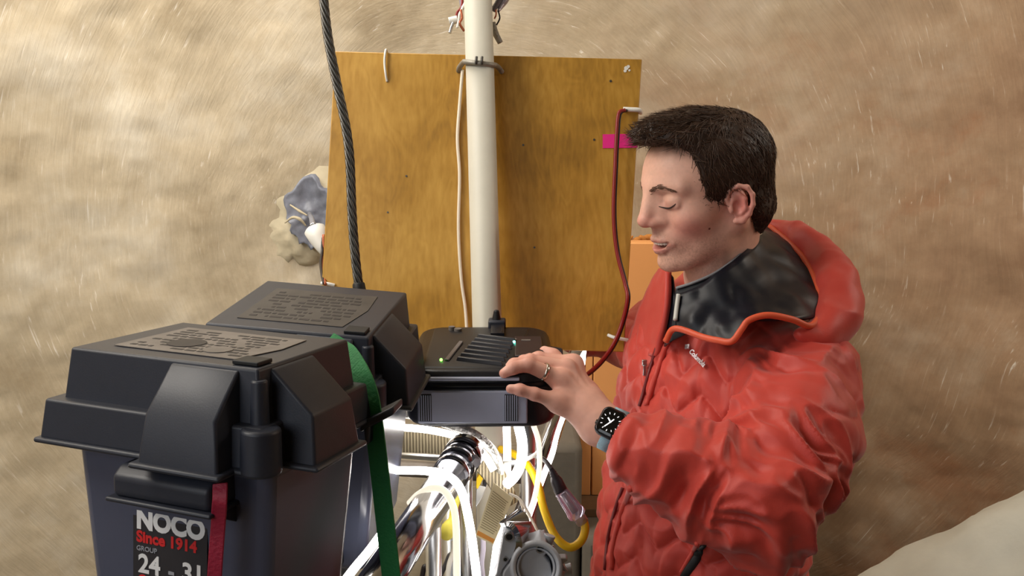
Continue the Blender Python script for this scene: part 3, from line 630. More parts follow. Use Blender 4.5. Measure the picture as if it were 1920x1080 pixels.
# open ended tube pointing at the viewer
oc = P(1005, 1064, 1.12); axo = (oc - Vector((0.02, 0, CAM_H + 0.01))).normalized(); ob = oc + axo * 0.34
V = []; Fc = []; sg = 40
for (p, r) in ((ob, 0.0245), (oc + axo * 0.002, 0.0245), (oc, 0.0238), (oc, 0.0218), (oc + axo * 0.002, 0.0212), (oc + axo * 0.30, 0.0212)):
    t = axo.orthogonal().normalized(); s = axo.cross(t)
    V += [p + (t * math.cos(2 * math.pi * k / sg) + s * math.sin(2 * math.pi * k / sg)) * r for k in range(sg)]
for i in range(5):
    for k in range(sg): Fc.append((i * sg + k, i * sg + (k + 1) % sg, (i + 1) * sg + (k + 1) % sg, (i + 1) * sg + k))
Fc += [tuple(range(sg))[::-1], tuple(5 * sg + k for k in range(sg))]
link('open_tube', raw_mesh('t', V, Fc), M_CAST, rig, True)
rod('tube_shade_disc', oc + axo * 0.06, oc + axo * 0.07, 0.0213, M_MATTEB)  # black disc added for the shade inside the open tube
# tube coupler with two cast jaws
clamp = thing('tube_coupler', 'cast metal swivel coupler round the open ended tube', 'coupler', P(985, 1040, 1.14))
def plate(name, pts, d, thick, m, parent, off=(900, 820), sc=4.155, bv=0.0015):
    q = [P(off[0] + x / sc, off[1] + y / sc, d) for x, y in pts]; k = Vector((0, thick, 0)); bm = bmesh.new(); add_hexa(bm, q, [v + k for v in q])
    return bevel(link(name, bm_mesh(name, bm), m, parent), bv)
def stub(name, x0, y0, x1, y1, d, r0, r1, m, parent, off=(900, 820), sc=4.155, seg=18):
    bm = bmesh.new(); add_cyl(bm, P(off[0] + x0 / sc, off[1] + y0 / sc, d), P(off[0] + x1 / sc, off[1] + y1 / sc, d), r0, r1, seg); return bevel(link(name, bm_mesh(name, bm), m, parent), 0.0008)
plate('jaw', [(176, 800), (180, 752), (205, 728), (240, 726), (268, 748), (280, 790), (302, 880), (240, 950), (170, 1040), (120, 1200), (60, 1200), (130, 1060)], 1.135, 0.03, M_CAST, clamp)
plate('jaw', [(312, 872), (350, 846), (420, 828), (470, 808), (515, 822), (532, 862), (522, 905), (500, 925), (545, 985), (565, 1080), (560, 1200), (150, 1200), (185, 1050), (250, 960)], 1.13, 0.032, M_CAST, clamp)
ringV = []; 
for p, r in ((oc - axo * 0.004, 0.0325), (oc + axo * 0.03, 0.0325), (oc + axo * 0.03, 0.025), (oc - axo * 0.004, 0.025)):
    t = axo.orthogonal().normalized(); s = axo.cross(t); ringV += [p + (t * math.cos(2 * math.pi * k / sg) + s * math.sin(2 * math.pi * k / sg)) * r for k in range(sg)]
link('ring', raw_mesh('r', ringV, [(i * sg + k, i * sg + (k + 1) % sg, ((i + 1) % 4) * sg + (k + 1) % sg, ((i + 1) % 4) * sg + k) for i in range(4) for k in range(sg)]), M_CAST, clamp, True)
for x, y, d, r in ((228, 775, 1.133, 0.0042), (470, 868, 1.128, 0.0042), (302, 943, 1.128, 0.0022), (198, 950, 1.133, 0.0022)):
    q = P(900 + x / 4.155, 820 + y / 4.155, d); bm = bmesh.new(); add_cyl(bm, q + Vector((0, 0.004, 0)), q + Vector((0, -0.0008, 0)), r, seg=18); link('bolt_hole', bm_mesh('h', bm), M_MATTEB, clamp)
    bm = bmesh.new(); add_cyl(bm, q + Vector((0, 0.004, 0)), q + Vector((0, -0.0006, 0)), r * 1.45, seg=18); link('bolt_rim', bm_mesh('h', bm), M_ALU, clamp)
strap('hinge_band', PP([(955, 972, 1.165), (968, 976, 1.15), (976, 990, 1.14), (979, 1010, 1.138), (974, 1030, 1.14)]), Vector((0.3, 1, 0.1)), 0.03, 0.008, M_CHROME, clamp)
stub('hinge_pin', 238, 640, 325, 660, 1.17, 0.0085, 0.0085, M_CHROME, clamp)
stub('wing_stub', 520, 838, 545, 762, 1.15, 0.0055, 0.0075, M_CAST, clamp); stub('wing_stub', 425, 830, 402, 776, 1.17, 0.0045, 0.0055, M_CAST, clamp)
stub('swivel_bolt', 515, 880, 580, 876, 1.15, 0.0045, 0.006, M_CHROME, clamp); stub('swivel_bolt', 520, 905, 570, 950, 1.16, 0.006, 0.004, M_CAST, clamp)
plate('swivel_arm', [(560, 1000), (600, 940), (675, 940), (685, 965), (620, 1010), (600, 1060), (560, 1080)], 1.16, 0.012, M_CAST, clamp)
stub('wing_stub', 600, 1040, 660, 1000, 1.18, 0.007, 0.0085, M_CAST, clamp); stub('wing_stub', 640, 1040, 715, 1030, 1.19, 0.007, 0.009, M_CAST, clamp); stub('wing_stub', 590, 1060, 640, 1090, 1.17, 0.008, 0.008, M_CAST, clamp)

# rope lights and light strips, each its own run
def rope_light(label, pts, r, m=M_ROPE, nm='rope_light'):
    o = tube(nm, PP(pts), r, m, None, n=8, seg=10); return tag(o, label, 'rope light', 'rope lights wound round the rig')
rope_light('glowing rope light arching over the far end of the big tube', [(735, 882, 1.30), (765, 882, 1.27), (800, 883, 1.25), (838, 891, 1.22), (864, 918, 1.2), (879, 975, 1.19), (889, 1040, 1.185), (897, 1110, 1.18)], 0.0056)
rope_light('glowing rope light hugging the top of the big slanting tube', [(768, 944, 1.2), (784, 928, 1.19), (808, 916, 1.185), (832, 920, 1.175), (848, 945, 1.165), (855, 985, 1.16), (857, 1100, 1.15)], 0.0047, M_ROPESOFT)
rope_light('bright light strip along the upper edge of the ribbed webbing', [(735, 801, 1.41), (775, 803, 1.405), (815, 808, 1.40), (855, 818, 1.39), (890, 836, 1.375), (912, 858, 1.365), (926, 882, 1.36)], 0.0056)
rope_light('straight rope light dropping from the middle of the power unit', [(950, 796, 1.42), (951, 850, 1.42), (950, 900, 1.40), (944, 950, 1.38), (934, 1010, 1.36), (922, 1100, 1.34)], 0.0060)
rope_light('thick rope light bent like a hook under the power unit', [(972, 796, 1.37), (979, 830, 1.37), (977, 866, 1.37), (966, 892, 1.37), (950, 908, 1.38)], 0.0078)
rope_light('thin dim rope light bowing down in front of the yellow cord', [(1000, 796, 1.34), (1010, 830, 1.335), (1011, 880, 1.335), (1003, 930, 1.34), (990, 966, 1.35), (974, 1000, 1.36)], 0.0040, M_ROPESOFT)
rope_light('long light strip on the right edge of the leaning tube', [(1096, 658, 1.655), (1089, 700, 1.63), (1050, 800, 1.575), (1037, 850, 1.55), (1018, 900, 1.52), (994, 965, 1.49), (972, 1030, 1.455), (955, 1085, 1.43)], 0.0034)
rope_light('short light strip under the bottom edge of the battery boxes', [(640, 1098, 1.06), (664, 1066, 1.08), (690, 1035, 1.1), (716, 1000, 1.13)], 0.0052)
o = tube('spiral_sleeve', PP([(735, 772, 1.40), (790, 781, 1.39), (840, 795, 1.385), (885, 812, 1.38), (915, 835, 1.38), (932, 860, 1.38), (938, 890, 1.39)]), 0.0072, mat('silver_sleeve', (188, 186, 180), 0.3, 0.7, var=0.3, vscale=90, bump=1.0, bscale=160), None, n=8)
tag(o, 'silver spiral cable sleeve bending down from the power unit', 'cable sleeve')

# ribbed webbing with its sewn tag
def web_mat():
    m = mat('ribbed_webbing', (134, 122, 98), 0.75); nt = m.node_tree; L = nt.links; b = nt.nodes['Principled BSDF']
    tc = nt.nodes.new('ShaderNodeTexCoord'); wv = nt.nodes.new('ShaderNodeTexWave'); wv.inputs['Scale'].default_value = 62; wv.inputs['Distortion'].default_value = 0.4
    L.new(tc.outputs['Object'], wv.inputs['Vector']); bp = nt.nodes.new('ShaderNodeBump'); bp.inputs['Distance'].default_value = 0.003; bp.inputs['Strength'].default_value = 0.8
    L.new(wv.outputs['Fac'], bp.inputs['Height']); L.new(bp.outputs[0], b.inputs['Normal'])
    mx = nt.nodes.new('ShaderNodeMix'); mx.data_type = 'RGBA'; mx.inputs[6].default_value = lin((92, 82, 62)) + (1,); mx.inputs[7].default_value = lin((160, 148, 120)) + (1,)
    L.new(wv.outputs['Fac'], mx.inputs[0]); L.new(mx.outputs[2], b.inputs['Base Color']); return m
wb = thing('ribbed_strap', 'ribbed tan webbing bending down under the power unit to a sewn tag', 'strap', P(860, 830, 1.42))
strap('webbing', PP([(730, 826, 1.44), (770, 826, 1.44), (815, 828, 1.43), (862, 832, 1.42), (890, 846, 1.40), (914, 872, 1.385), (934, 902, 1.375), (948, 930, 1.37), (954, 950, 1.37)]),
      [Vector((0, 0.1, 1))] * 4 + [Vector((0.1, 0.35, 1)), Vector((0.5, 0.9, 0.7)), Vector((0.7, 1, 0.35)), Vector((0.8, 1, 0.2)), Vector((0.8, 1, 0.2))], 0.039, 0.0022, web_mat(), wb)
tg = [P(926, 905, 1.345), P(962, 934, 1.345), P(925, 1022, 1.325), P(891, 1005, 1.325)]
bm = bmesh.new(); add_hexa(bm, tg, [q + Vector((0, 0.001, 0)) for q in tg]); tagp = link('sewn_tag', bm_mesh('t', bm), mat('yellowed_label', (226, 214, 172), 0.6, var=0.1, vscale=30), wb); tag(tagp, 'yellowed tag with rows of fine print and an orange band')
nt_ = (tg[1] - tg[0]).cross(tg[3] - tg[0]).normalized(); nt_ = nt_ if nt_.y < 0 else -nt_
def tagq(u, v): return (tg[0].lerp(tg[1], u)).lerp(tg[3].lerp(tg[2], u), v)
def tag_bar(name, u0, u1, v0, v1, m):
    q = [tagq(u0, v0), tagq(u1, v0), tagq(u1, v1), tagq(u0, v1)]; bm = bmesh.new(); add_hexa(bm, [x + nt_ * 0.0003 for x in q], [x + nt_ * 0.0008 for x in q]); return link(name, bm_mesh(name, bm), m, tagp)
M_FADE = mat('faded_print', (150, 136, 100), 0.6); M_ORBAND = mat('orange_band', (222, 150, 62), 0.6)
for k in range(17): tag_bar('print_line', 0.08, random.uniform(0.8, 0.93), 0.13 + k * 0.042, 0.145 + k * 0.042, M_FADE)
tag_bar('orange_band', 0.04, 0.94, 0.89, 0.97, M_ORBAND)

# yellow extension cord with lit clear socket and black plug
yc = thing('extension_cord', 'yellow extension cord looping below its clear lilac socket', 'cord', P(1050, 980, 1.34))
tube('cable', PP([(938, 842, 1.5), (966, 853, 1.47), (992, 875, 1.43), (1009, 910, 1.39), (1020, 955, 1.36), (1040, 1003, 1.34), (1066, 1026, 1.33), (1088, 1016, 1.33), (1097, 994, 1.335), (1094, 974, 1.34)]), 0.0062, M_YELLOW, yc, n=10, seg=14)
def lathe(name, a, b, prof, m, parent, seg=24):
    a, b = Vector(a), Vector(b); V, Fc = tube_geo([a.lerp(b, t) for t, _ in prof], [r for _, r in prof], seg); return link(name, raw_mesh(name, V, Fc), m, parent, True)
sa, sb = P(1094, 982, 1.34), P(1051, 920, 1.34)
lathe('socket', sa, sb, [(0, 0.007), (0.02, 0.0092), (0.2, 0.0098), (0.26, 0.0142), (0.36, 0.0142), (0.45, 0.0128), (0.97, 0.0105), (1, 0.009)], M_CLEAR, yc)
lathe('socket_core', sa.lerp(sb, 0.02), sa.lerp(sb, 0.22), [(0, 0.0066), (1, 0.0066)], mat('tan_boot', (206, 176, 116), 0.5), yc)
lathe('socket_contact', sa.lerp(sb, 0.35), sa.lerp(sb, 0.9), [(0, 0.004), (1, 0.004)], mat('brass_contact', (198, 190, 170), 0.3, 0.8), yc)
pg = thing('power_plug', 'black moulded plug pushed into the clear lilac socket', 'plug', P(1045, 900, 1.34))
pa, pb2 = P(1052, 922, 1.34), P(1034, 880, 1.34)
lathe('plug_body', pa, pb2, [(0, 0.0098), (0.1, 0.0102), (0.5, 0.0092), (0.68, 0.0065), (0.7, 0.0056), (0.76, 0.0062), (0.8, 0.005), (0.86, 0.0056), (0.9, 0.0044), (1, 0.004)], mat('dark_rubber', (44, 38, 46), 0.45), pg)
tube('plug_cable', [pb2] + PP([(1024, 866, 1.35), (1012, 858, 1.37), (996, 853, 1.41)]), 0.0036, mat('grey_cable', (78, 76, 78), 0.5), pg)
o = tube('white_cable', PP([(945, 868, 1.40), (968, 866, 1.385), (990, 860, 1.37), (1006, 850, 1.36), (1012, 840, 1.36)]), 0.003, M_WHITEP); tag(o, 'short white cable curving behind the dim rope light', 'cable')
wc = thing('spring_cord', 'thin cream cord ending in a small steel spring above the coupler', 'cord', P(1010, 1000, 1.18))
tube('line', PP([(956, 926, 1.30), (974, 936, 1.27), (988, 958, 1.23), (1002, 984, 1.19), (1011, 1002, 1.17)]), 0.0019, M_CREAMCORD, wc)
tube('knot_tail', PP([(974, 936, 1.27), (980, 956, 1.26), (976, 976, 1.26)]), 0.0016, M_CREAMCORD, wc)
sc0, sc1 = P(1010, 996, 1.168), P(1015, 1014, 1.165); axs = (sc1 - sc0); t_ = axs.normalized().orthogonal().normalized(); s_ = axs.normalized().cross(t_)
tube('spring', [sc0 + axs * k / 60 + (t_ * math.cos(k * 0.6) + s_ * math.sin(k * 0.6)) * 0.007 for k in range(61)], 0.0011, M_CAST, wc, n=2, seg=7)

# yellow handled ratchet and loose leads behind the tubes
rt_ = thing('ratchet_buckle', 'yellow and grey ratchet buckle between the tubes', 'buckle', P(905, 905, 1.46))
def rplate(nm, pts, d, th, m): return plate(nm, pts, d, th, m, rt_, (740, 780), 6.0, 0.001)
rplate('handle', [(920, 700), (960, 655), (1055, 632), (1062, 662), (1000, 700), (965, 770), (930, 830), (915, 800)], 1.45, 0.016, M_YELLOW)
rplate('pawl', [(985, 770), (1010, 712), (1048, 738), (1022, 806)], 1.445, 0.012, M_MATTEB)
rplate('side_plate', [(915, 830), (960, 770), (1035, 800), (1000, 880), (960, 960), (905, 1040)], 1.455, 0.01, M_ALU)
o = tube('yellow_webbing', PP([(836, 1003, 1.46), (842, 990, 1.45), (849, 975, 1.46), (853, 950, 1.47), (868, 920, 1.49)]), [0.011, 0.013, 0.008, 0.006, 0.004], mat('pale_yellow_web', (238, 226, 96), 0.6)); tag(o, 'crumpled pale yellow webbing tail between the vertical tubes', 'strap')
for i, (pts, m, lb) in enumerate((
    ([(838, 1100, 1.44), (842, 1060, 1.45), (850, 1035, 1.46), (851, 1015, 1.46)], M_WHITEP, 'white lead rising at the foot of the vertical tubes'),
    ([(820, 1090, 1.5), (836, 1058, 1.5), (846, 1040, 1.5), (860, 1070, 1.5), (866, 1110, 1.5)], mat('dark_lead', (70, 68, 70), 0.5), 'dark looped lead between the vertical tubes'),
    ([(790, 1090, 1.48), (796, 1062, 1.48), (804, 1075, 1.48), (800, 1100, 1.48)], M_BLKW, 'black lead left of the vertical tubes'),
    ([(905, 1000, 1.42), (906, 1030, 1.42), (903, 1060, 1.42), (908, 1100, 1.42)], mat('lilac_lead', (196, 190, 206), 0.4), 'pale lilac lead below the sewn tag'))):
    tag(tube('loose_lead', PP(pts), 0.0042, m), lb, 'lead')
# the tray the boxes stand on (hidden under them) and its legs
tr_ = thing('equipment_tray', 'dark tray under the two battery boxes', 'tray', (-0.29, 1.0, 1.16))
bm = bmesh.new(); add_box(bm, (-0.385, 0.80, 1.165), (-0.215, 1.22, 1.185)); bevel(link('tray_top', bm_mesh('t', bm), M_MATTEB, tr_), 0.002)
for x, y in ((-0.37, 0.82), (-0.24, 0.82), (-0.37, 1.2), (-0.24, 1.2)): rod('leg', (x, y, 1.166), (x, y, 0), 0.012, M_ALU, tr_)

# ------------------------------------------------------------------ implicit-surface modelling for the man
class Field:
    def __init__(s, lo, hi, h, big=0.06):
        s.lo = np.array(lo, np.float64); s.h = h; n = np.ceil((np.array(hi) - s.lo) / h).astype(int) + 1; s.n = n
        s.F = np.full(n, big, np.float32)
    def region(s, lo, hi, pad):
        i0 = np.clip(np.floor((np.array(lo) - pad - s.lo) / s.h).astype(int), 0, s.n - 1); i1 = np.clip(np.ceil((np.array(hi) + pad - s.lo) / s.h).astype(int) + 1, 1, s.n)
        sl = tuple(slice(a, max(b, a + 1)) for a, b in zip(i0, i1))
        ax = [(s.lo[k] + s.h * np.arange(sl[k].start, sl[k].stop)).astype(np.float32) for k in range(3)]
        return sl, ax[0][:, None, None], ax[1][None, :, None], ax[2][None, None, :]
    def put(s, fn, lo, hi, k, mode='u'):
        sl, X, Y, Z = s.region(lo, hi, k + 4 * s.h); d = fn(X, Y, Z); a = s.F[sl]; k = max(k, 1e-5)
        if mode == 'u':
            t = np.clip(0.5 + 0.5 * (a - d) / k, 0, 1); s.F[sl] = a * (1 - t) + d * t - k * t * (1 - t)
        else:
            d = -d; t = np.clip(0.5 - 0.5 * (a - d) / k, 0, 1); s.F[sl] = a * (1 - t) + d * t + k * t * (1 - t)
    def cap(s, a, b, ra, rb=None, k=0.01, mode='u'):
        rb = ra if rb is None else rb; a, b = np.array(a, float), np.array(b, float); ba = b - a; L2 = max(ba @ ba, 1e-12); R = max(ra, rb)
        def fn(X, Y, Z):
            px, py, pz = X - a[0], Y - a[1], Z - a[2]; t = np.clip((px * ba[0] + py * ba[1] + pz * ba[2]) / L2, 0, 1)
            return np.sqrt((px - ba[0] * t) ** 2 + (py - ba[1] * t) ** 2 + (pz - ba[2] * t) ** 2) - (ra + (rb - ra) * t)
        s.put(fn, np.minimum(a, b) - R, np.maximum(a, b) + R, k, mode)
    def ell(s, c, r, k=0.01, mode='u', R=None):
        c, r = np.array(c, float), np.array(r, float); B = np.full(3, r.max()) if R is not None else r
        def fn(X, Y, Z):
            px, py, pz = X - c[0], Y - c[1], Z - c[2]
            if R is not None: px, py, pz = (R[0][0] * px + R[0][1] * py + R[0][2] * pz, R[1][0] * px + R[1][1] * py + R[1][2] * pz, R[2][0] * px + R[2][1] * py + R[2][2] * pz)
            k0 = np.sqrt((px / r[0]) ** 2 + (py / r[1]) ** 2 + (pz / r[2]) ** 2); k1 = np.sqrt((px / r[0] ** 2) ** 2 + (py / r[1] ** 2) ** 2 + (pz / r[2] ** 2) ** 2) + 1e-9
            return k0 * (k0 - 1) / k1
        s.put(fn, c - B, c + B, k, mode)
    def chain(s, pts, rs, k=0.01, mode='u'):
        for i in range(len(pts) - 1): s.cap(pts[i], pts[i + 1], rs[i], rs[i + 1], k, mode)
    def mesh(s):
        F = s.F; S = F < 0; n = s.n; nc = n - 1
        c = sum(S[i:i + nc[0], j:j + nc[1], k:k + nc[2]].astype(np.int8) for i in (0, 1) for j in (0, 1) for k in (0, 1))
        act = np.argwhere((c > 0) & (c < 8)); idx = np.full(nc, -1, np.int32); idx[tuple(act.T)] = np.arange(len(act))
        acc = np.zeros((len(act), 3)); cnt = np.zeros(len(act))
        for ax in range(3):
            o1, o2 = [x for x in range(3) if x != ax]
            for u in (0, 1):
                for v in (0, 1):
                    p = act.copy(); p[:, o1] += u; p[:, o2] += v; q = p.copy(); q[:, ax] += 1
                    a = F[tuple(p.T)]; b = F[tuple(q.T)]; m = (a < 0) != (b < 0); t = a / np.where(m, a - b, 1)
                    pos = p.astype(float); pos[:, ax] += t; acc[m] += pos[m]; cnt[m] += 1
        V = s.lo + (acc / cnt[:, None]) * s.h; Q = []
        for ax in range(3):
            o1, o2 = ((1, 2), (2, 0), (0, 1))[ax]
            A = np.take(S, range(0, n[ax] - 1), ax); B = np.take(S, range(1, n[ax]), ax); e = np.argwhere(A != B)
            e = e[(e[:, o1] > 0) & (e[:, o2] > 0) & (e[:, o1] < nc[o1]) & (e[:, o2] < nc[o2])]
            def cell(du, dv):
                g = e.copy(); g[:, o1] += du; g[:, o2] += dv; return idx[tuple(g.T)]
            q = np.stack([cell(-1, -1), cell(0, -1), cell(0, 0), cell(-1, 0)], 1); inside = A[tuple(e.T)]
            q[~inside] = q[~inside][:, ::-1]; Q.append(q)
        return V, np.concatenate(Q)
def smooth_v(V, Q, it=1, lam=0.5):
    for _ in range(it):
        s = np.zeros_like(V); c = np.zeros(len(V))
        for i in range(4):
            for j in ((i + 1) % 4, (i + 3) % 4): np.add.at(s, Q[:, i], V[Q[:, j]]); np.add.at(c, Q[:, i], 1)
        V = V + lam * (s / np.maximum(c, 1)[:, None] - V)
    return V
def normals_v(V, Q):
    n = np.cross(V[Q[:, 2]] - V[Q[:, 0]], V[Q[:, 3]] - V[Q[:, 1]]); N = np.zeros_like(V)
    for i in range(4): np.add.at(N, Q[:, i], n)
    return N / (np.linalg.norm(N, axis=1, keepdims=True) + 1e-12)
def big_mesh(name, V, Q):
    V, Q = np.asarray(V), np.asarray(Q)
    me = bpy.data.meshes.new(name); nq = len(Q)
    me.vertices.add(len(V)); me.vertices.foreach_set('co', np.asarray(V, np.float32).ravel())
    me.loops.add(nq * 4); me.loops.foreach_set('vertex_index', np.asarray(Q, np.int32).ravel())
    me.polygons.add(nq); me.polygons.foreach_set('loop_start', np.arange(0, nq * 4, 4, dtype=np.int32)); me.update(calc_edges=True); me.validate()
    return me
def set_col(me, C, name='tint'):
    a = me.attributes.new(name, 'FLOAT_COLOR', 'POINT'); a.data.foreach_set('color', np.concatenate([C, np.ones((len(C), 1))], 1).astype(np.float32).ravel())
def npv(v): return np.array(v, float)

# ---- placement of the man
HEAD = P(1324, 352, 1.42)
yaw, pit = math.radians(20), math.radians(12)
fw = Vector((-math.cos(yaw) * math.cos(pit), -math.sin(yaw) * math.cos(pit), -math.sin(pit)))
lf = Vector((math.sin(yaw), -math.cos(yaw), 0)); up = fw.cross(lf)
MH = Matrix(((fw.x, lf.x, up.x, HEAD.x), (fw.y, lf.y, up.y, HEAD.y), (fw.z, lf.z, up.z, HEAD.z), (0, 0, 0, 1))); MHI = MH.inverted()
MHn = np.array(MH)
def to_head(p): return npv(MHI @ Vector(p))
def from_head(V): return V @ MHn[:3, :3].T + MHn[:3, 3]
man = thing('person', 'man in a quilted red hooded jacket looking down with one hand on the black unit', 'person', (P(1345, 560, 1.5).x, P(1345, 560, 1.5).y, 0))

# ---- head and neck
g = Field((-0.15, -0.12, -0.24), (0.145, 0.12, 0.135), 0.0016)
nb0, nb1 = to_head(P(1352, 512, 1.475)), to_head(P(1368, 640, 1.53))
g.ell((-0.004, 0, 0.028), (0.099, 0.076, 0.080), 0.01)
g.ell((0.036, 0, 0.026), (0.058, 0.060, 0.064), 0.02)
g.ell((0.026, 0, -0.03), (0.060, 0.0605, 0.072), 0.02)
g.ell((0.028, 0, -0.068), (0.056, 0.051, 0.042), 0.02)
for s in (1, -1):
    g.cap((-0.012, s * 0.052, -0.050), (0.064, s * 0.020, -0.098), 0.017, 0.015, 0.02)
    g.ell((0.054, s * 0.042, -0.028), (0.028, 0.021, 0.020), 0.022)
    g.cap((0.0905, s * 0.010, 0.024), (0.070, s * 0.047, 0.023), 0.0100, 0.0085, 0.015)
g.ell((0.0815, 0, -0.098), (0.019, 0.023, 0.017), 0.016)
g.ell((0.0745, 0, -0.060), (0.025, 0.031, 0.025), 0.018)
g.cap(nb0, nb1, 0.0545, 0.062, 0.02); g.cap((-0.035, 0, -0.03), nb0, 0.055, 0.054, 0.025)
g.cap(nb1, nb1 + (nb1 - nb0) * 0.35, 0.06, 0.06, 0.02)
g.cap((0.012, 0.04, -0.085), nb1 + npv((0.035, 0.01, 0.02)), 0.012, 0.012, 0.02)
for s in (1, -1): g.ell((0.1005, s * 0.0325, 0.005), (0.017, 0.017, 0.010), 0.016, 'd')
g.cap((0.091, 0, 0.016), (0.1135, 0, -0.0215), 0.0070, 0.0095, 0.014)
g.ell((0.0900, 0, -0.010), (0.022, 0.0135, 0.030), 0.014)
for s in (1, -1): g.cap((0.0855, s * 0.011, 0.004), (0.0900, s * 0.0145, -0.026), 0.0080, 0.0090, 0.012)
g.ell((0.1130, 0, -0.0250), (0.0110, 0.0112, 0.0088), 0.008)
for s in (1, -1):
    g.ell((0.1010, s * 0.0122, -0.0290), (0.0118, 0.0064, 0.0068), 0.006)
    g.ell((0.0735, s * 0.0325, 0.003), (0.0158, 0.0170, 0.0140), 0.004)
    g.cap((0.0885, s * 0.018, -0.0065), (0.0800, s * 0.046, -0.0045), 0.0026, 0.0022, 0.007)
g.cap((0.1015, 0, -0.0560), (0.1005, 0, -0.0400), 0.004, 0.003, 0.006)
for s in (1, -1):
    g.chain([(0.1020, s * 0.003, -0.0575), (0.0980, s * 0.012, -0.0590), (0.0860, s * 0.0265, -0.0645)], [0.0042, 0.0036, 0.0022], 0.006)
    g.chain([(0.0990, 0, -0.0745), (0.0960, s * 0.010, -0.0735), (0.0860, s * 0.0255, -0.0660)], [0.0062, 0.0056, 0.0024], 0.005)
g.ell((0.0985, 0, -0.0668), (0.020, 0.0190, 0.0058), 0.002, 'd')
for s in (1, -1): g.cap((0.099, s * 0.010, -0.0655), (0.092, s * 0.0235, -0.0625), 0.0040, 0.0020, 0.002, 'd')
for s in (1, -1):                                              # ears
    E0 = npv((-0.004, s * 0.0725, -0.020))
    def ep(a, b, o=0.0): return E0 + npv((a * 0.86, s * (0.003 + o * 0.9 - a * 0.36), b * 0.9))
    g.ell(ep(-0.004, 0.0, -0.002), (0.0148, 0.005, 0.0245), 0.006)
    hx = [ep(0.013, -0.002, 0), ep(0.017, 0.014, 0.002), ep(0.012, 0.027, 0.004), ep(-0.001, 0.033, 0.006), ep(-0.015, 0.028, 0.007), ep(-0.022, 0.014, 0.007), ep(-0.021, -0.003, 0.006), ep(-0.014, -0.018, 0.004), ep(-0.004, -0.027, 0.002), ep(0.006, -0.027, 0.0)]
    g.chain(hx, [0.0032, 0.0034, 0.0036, 0.0038, 0.0038, 0.0036, 0.0036, 0.0042, 0.0056, 0.0046], 0.003)
    g.chain([ep(-0.002, 0.020, 0.004), ep(-0.010, 0.009, 0.005), ep(-0.009, -0.007, 0.005), ep(-0.002, -0.015, 0.004)], [0.0030, 0.0036, 0.0034, 0.003], 0.004)
    g.ell(ep(0.004, -0.002, 0.006), (0.0065, 0.005, 0.0085), 0.004, 'd')
    g.ell(ep(0.013, -0.006, 0.004), (0.004, 0.004, 0.006), 0.003)
HV, HQ = g.mesh(); HV = smooth_v(HV, HQ, 2, 0.5)
def blob(V, c, r): return np.exp(-(((V - npv(c)) / npv(r)) ** 2).sum(1))
C = np.tile(lin((220, 172, 152)), (len(HV), 1)).astype(float)
def tint(C, wgt, rgb, amt): 
    a = np.clip(wgt * amt, 0, 1)[:, None]; return C * (1 - a) + npv(lin(rgb)) * a
ysgn = np.abs(HV[:, 1]); HS = np.stack([HV[:, 0], ysgn, HV[:, 2]], 1)
C = tint(C, blob(HS, (0.07, 0.05, -0.04), (0.03, 0.03, 0.025)), (206, 122, 112), 0.55)
C = tint(C, blob(HS, (0.113, 0.0, -0.026), (0.018, 0.018, 0.014)), (206, 118, 108), 0.65)
C = tint(C, blob(HS, (-0.008, 0.083, -0.020), (0.024, 0.02, 0.034)), (214, 120, 112), 0.75)
C = tint(C, blob(HS, (0.108, 0.0062, -0.0340), (0.005, 0.0026, 0.0026)), (84, 40, 36), 0.9)  # nostril shade painted into the skin colour, no real hollows
C = tint(C, blob(HS, (0.084, 0.033, -0.002), (0.014, 0.016, 0.006)), (186, 118, 108), 0.45)
nz = value_noise(HV * 700, 3)
jaw = np.clip((-0.046 - HV[:, 2]) / 0.02, 0, 1) * np.clip((HV[:, 0] + 0.0) / 0.03, 0, 1) * np.clip((HV[:, 2] + 0.15) / 0.03, 0, 1)
C = tint(C, jaw * (0.55 + 0.6 * nz), (138, 104, 88), 0.52)
mous = blob(HS, (0.102, 0.008, -0.050), (0.012, 0.022, 0.006)); C = tint(C, mous * (0.6 + 0.5 * nz), (126, 88, 74), 0.55)
lip = np.maximum(blob(HS, (0.101, 0.006, -0.0595), (0.012, 0.014, 0.0034)), blob(HS, (0.098, 0.006, -0.0735), (0.014, 0.016, 0.005)))
lip = np.maximum(lip, blob(HS, (0.087, 0.022, -0.066), (0.009, 0.008, 0.0042))); C = tint(C, lip, (182, 104, 98), 0.85)
C = tint(C, blob(HV, (0.098, 0.0, -0.0665), (0.02, 0.02, 0.0042)) * (HV[:, 0] < 0.095), (70, 26, 24), 1.0)
C = tint(C, (np.linalg.norm(HV - npv((0.038, 0.0595, -0.046)), axis=1) < 0.0).astype(float), (86, 40, 34), 1)
C = C * (1 + 0.05 * value_noise(HV * 260, 5) + 0.03 * nz)[:, None]
body_parts = [(from_head(HV), HQ, C)]

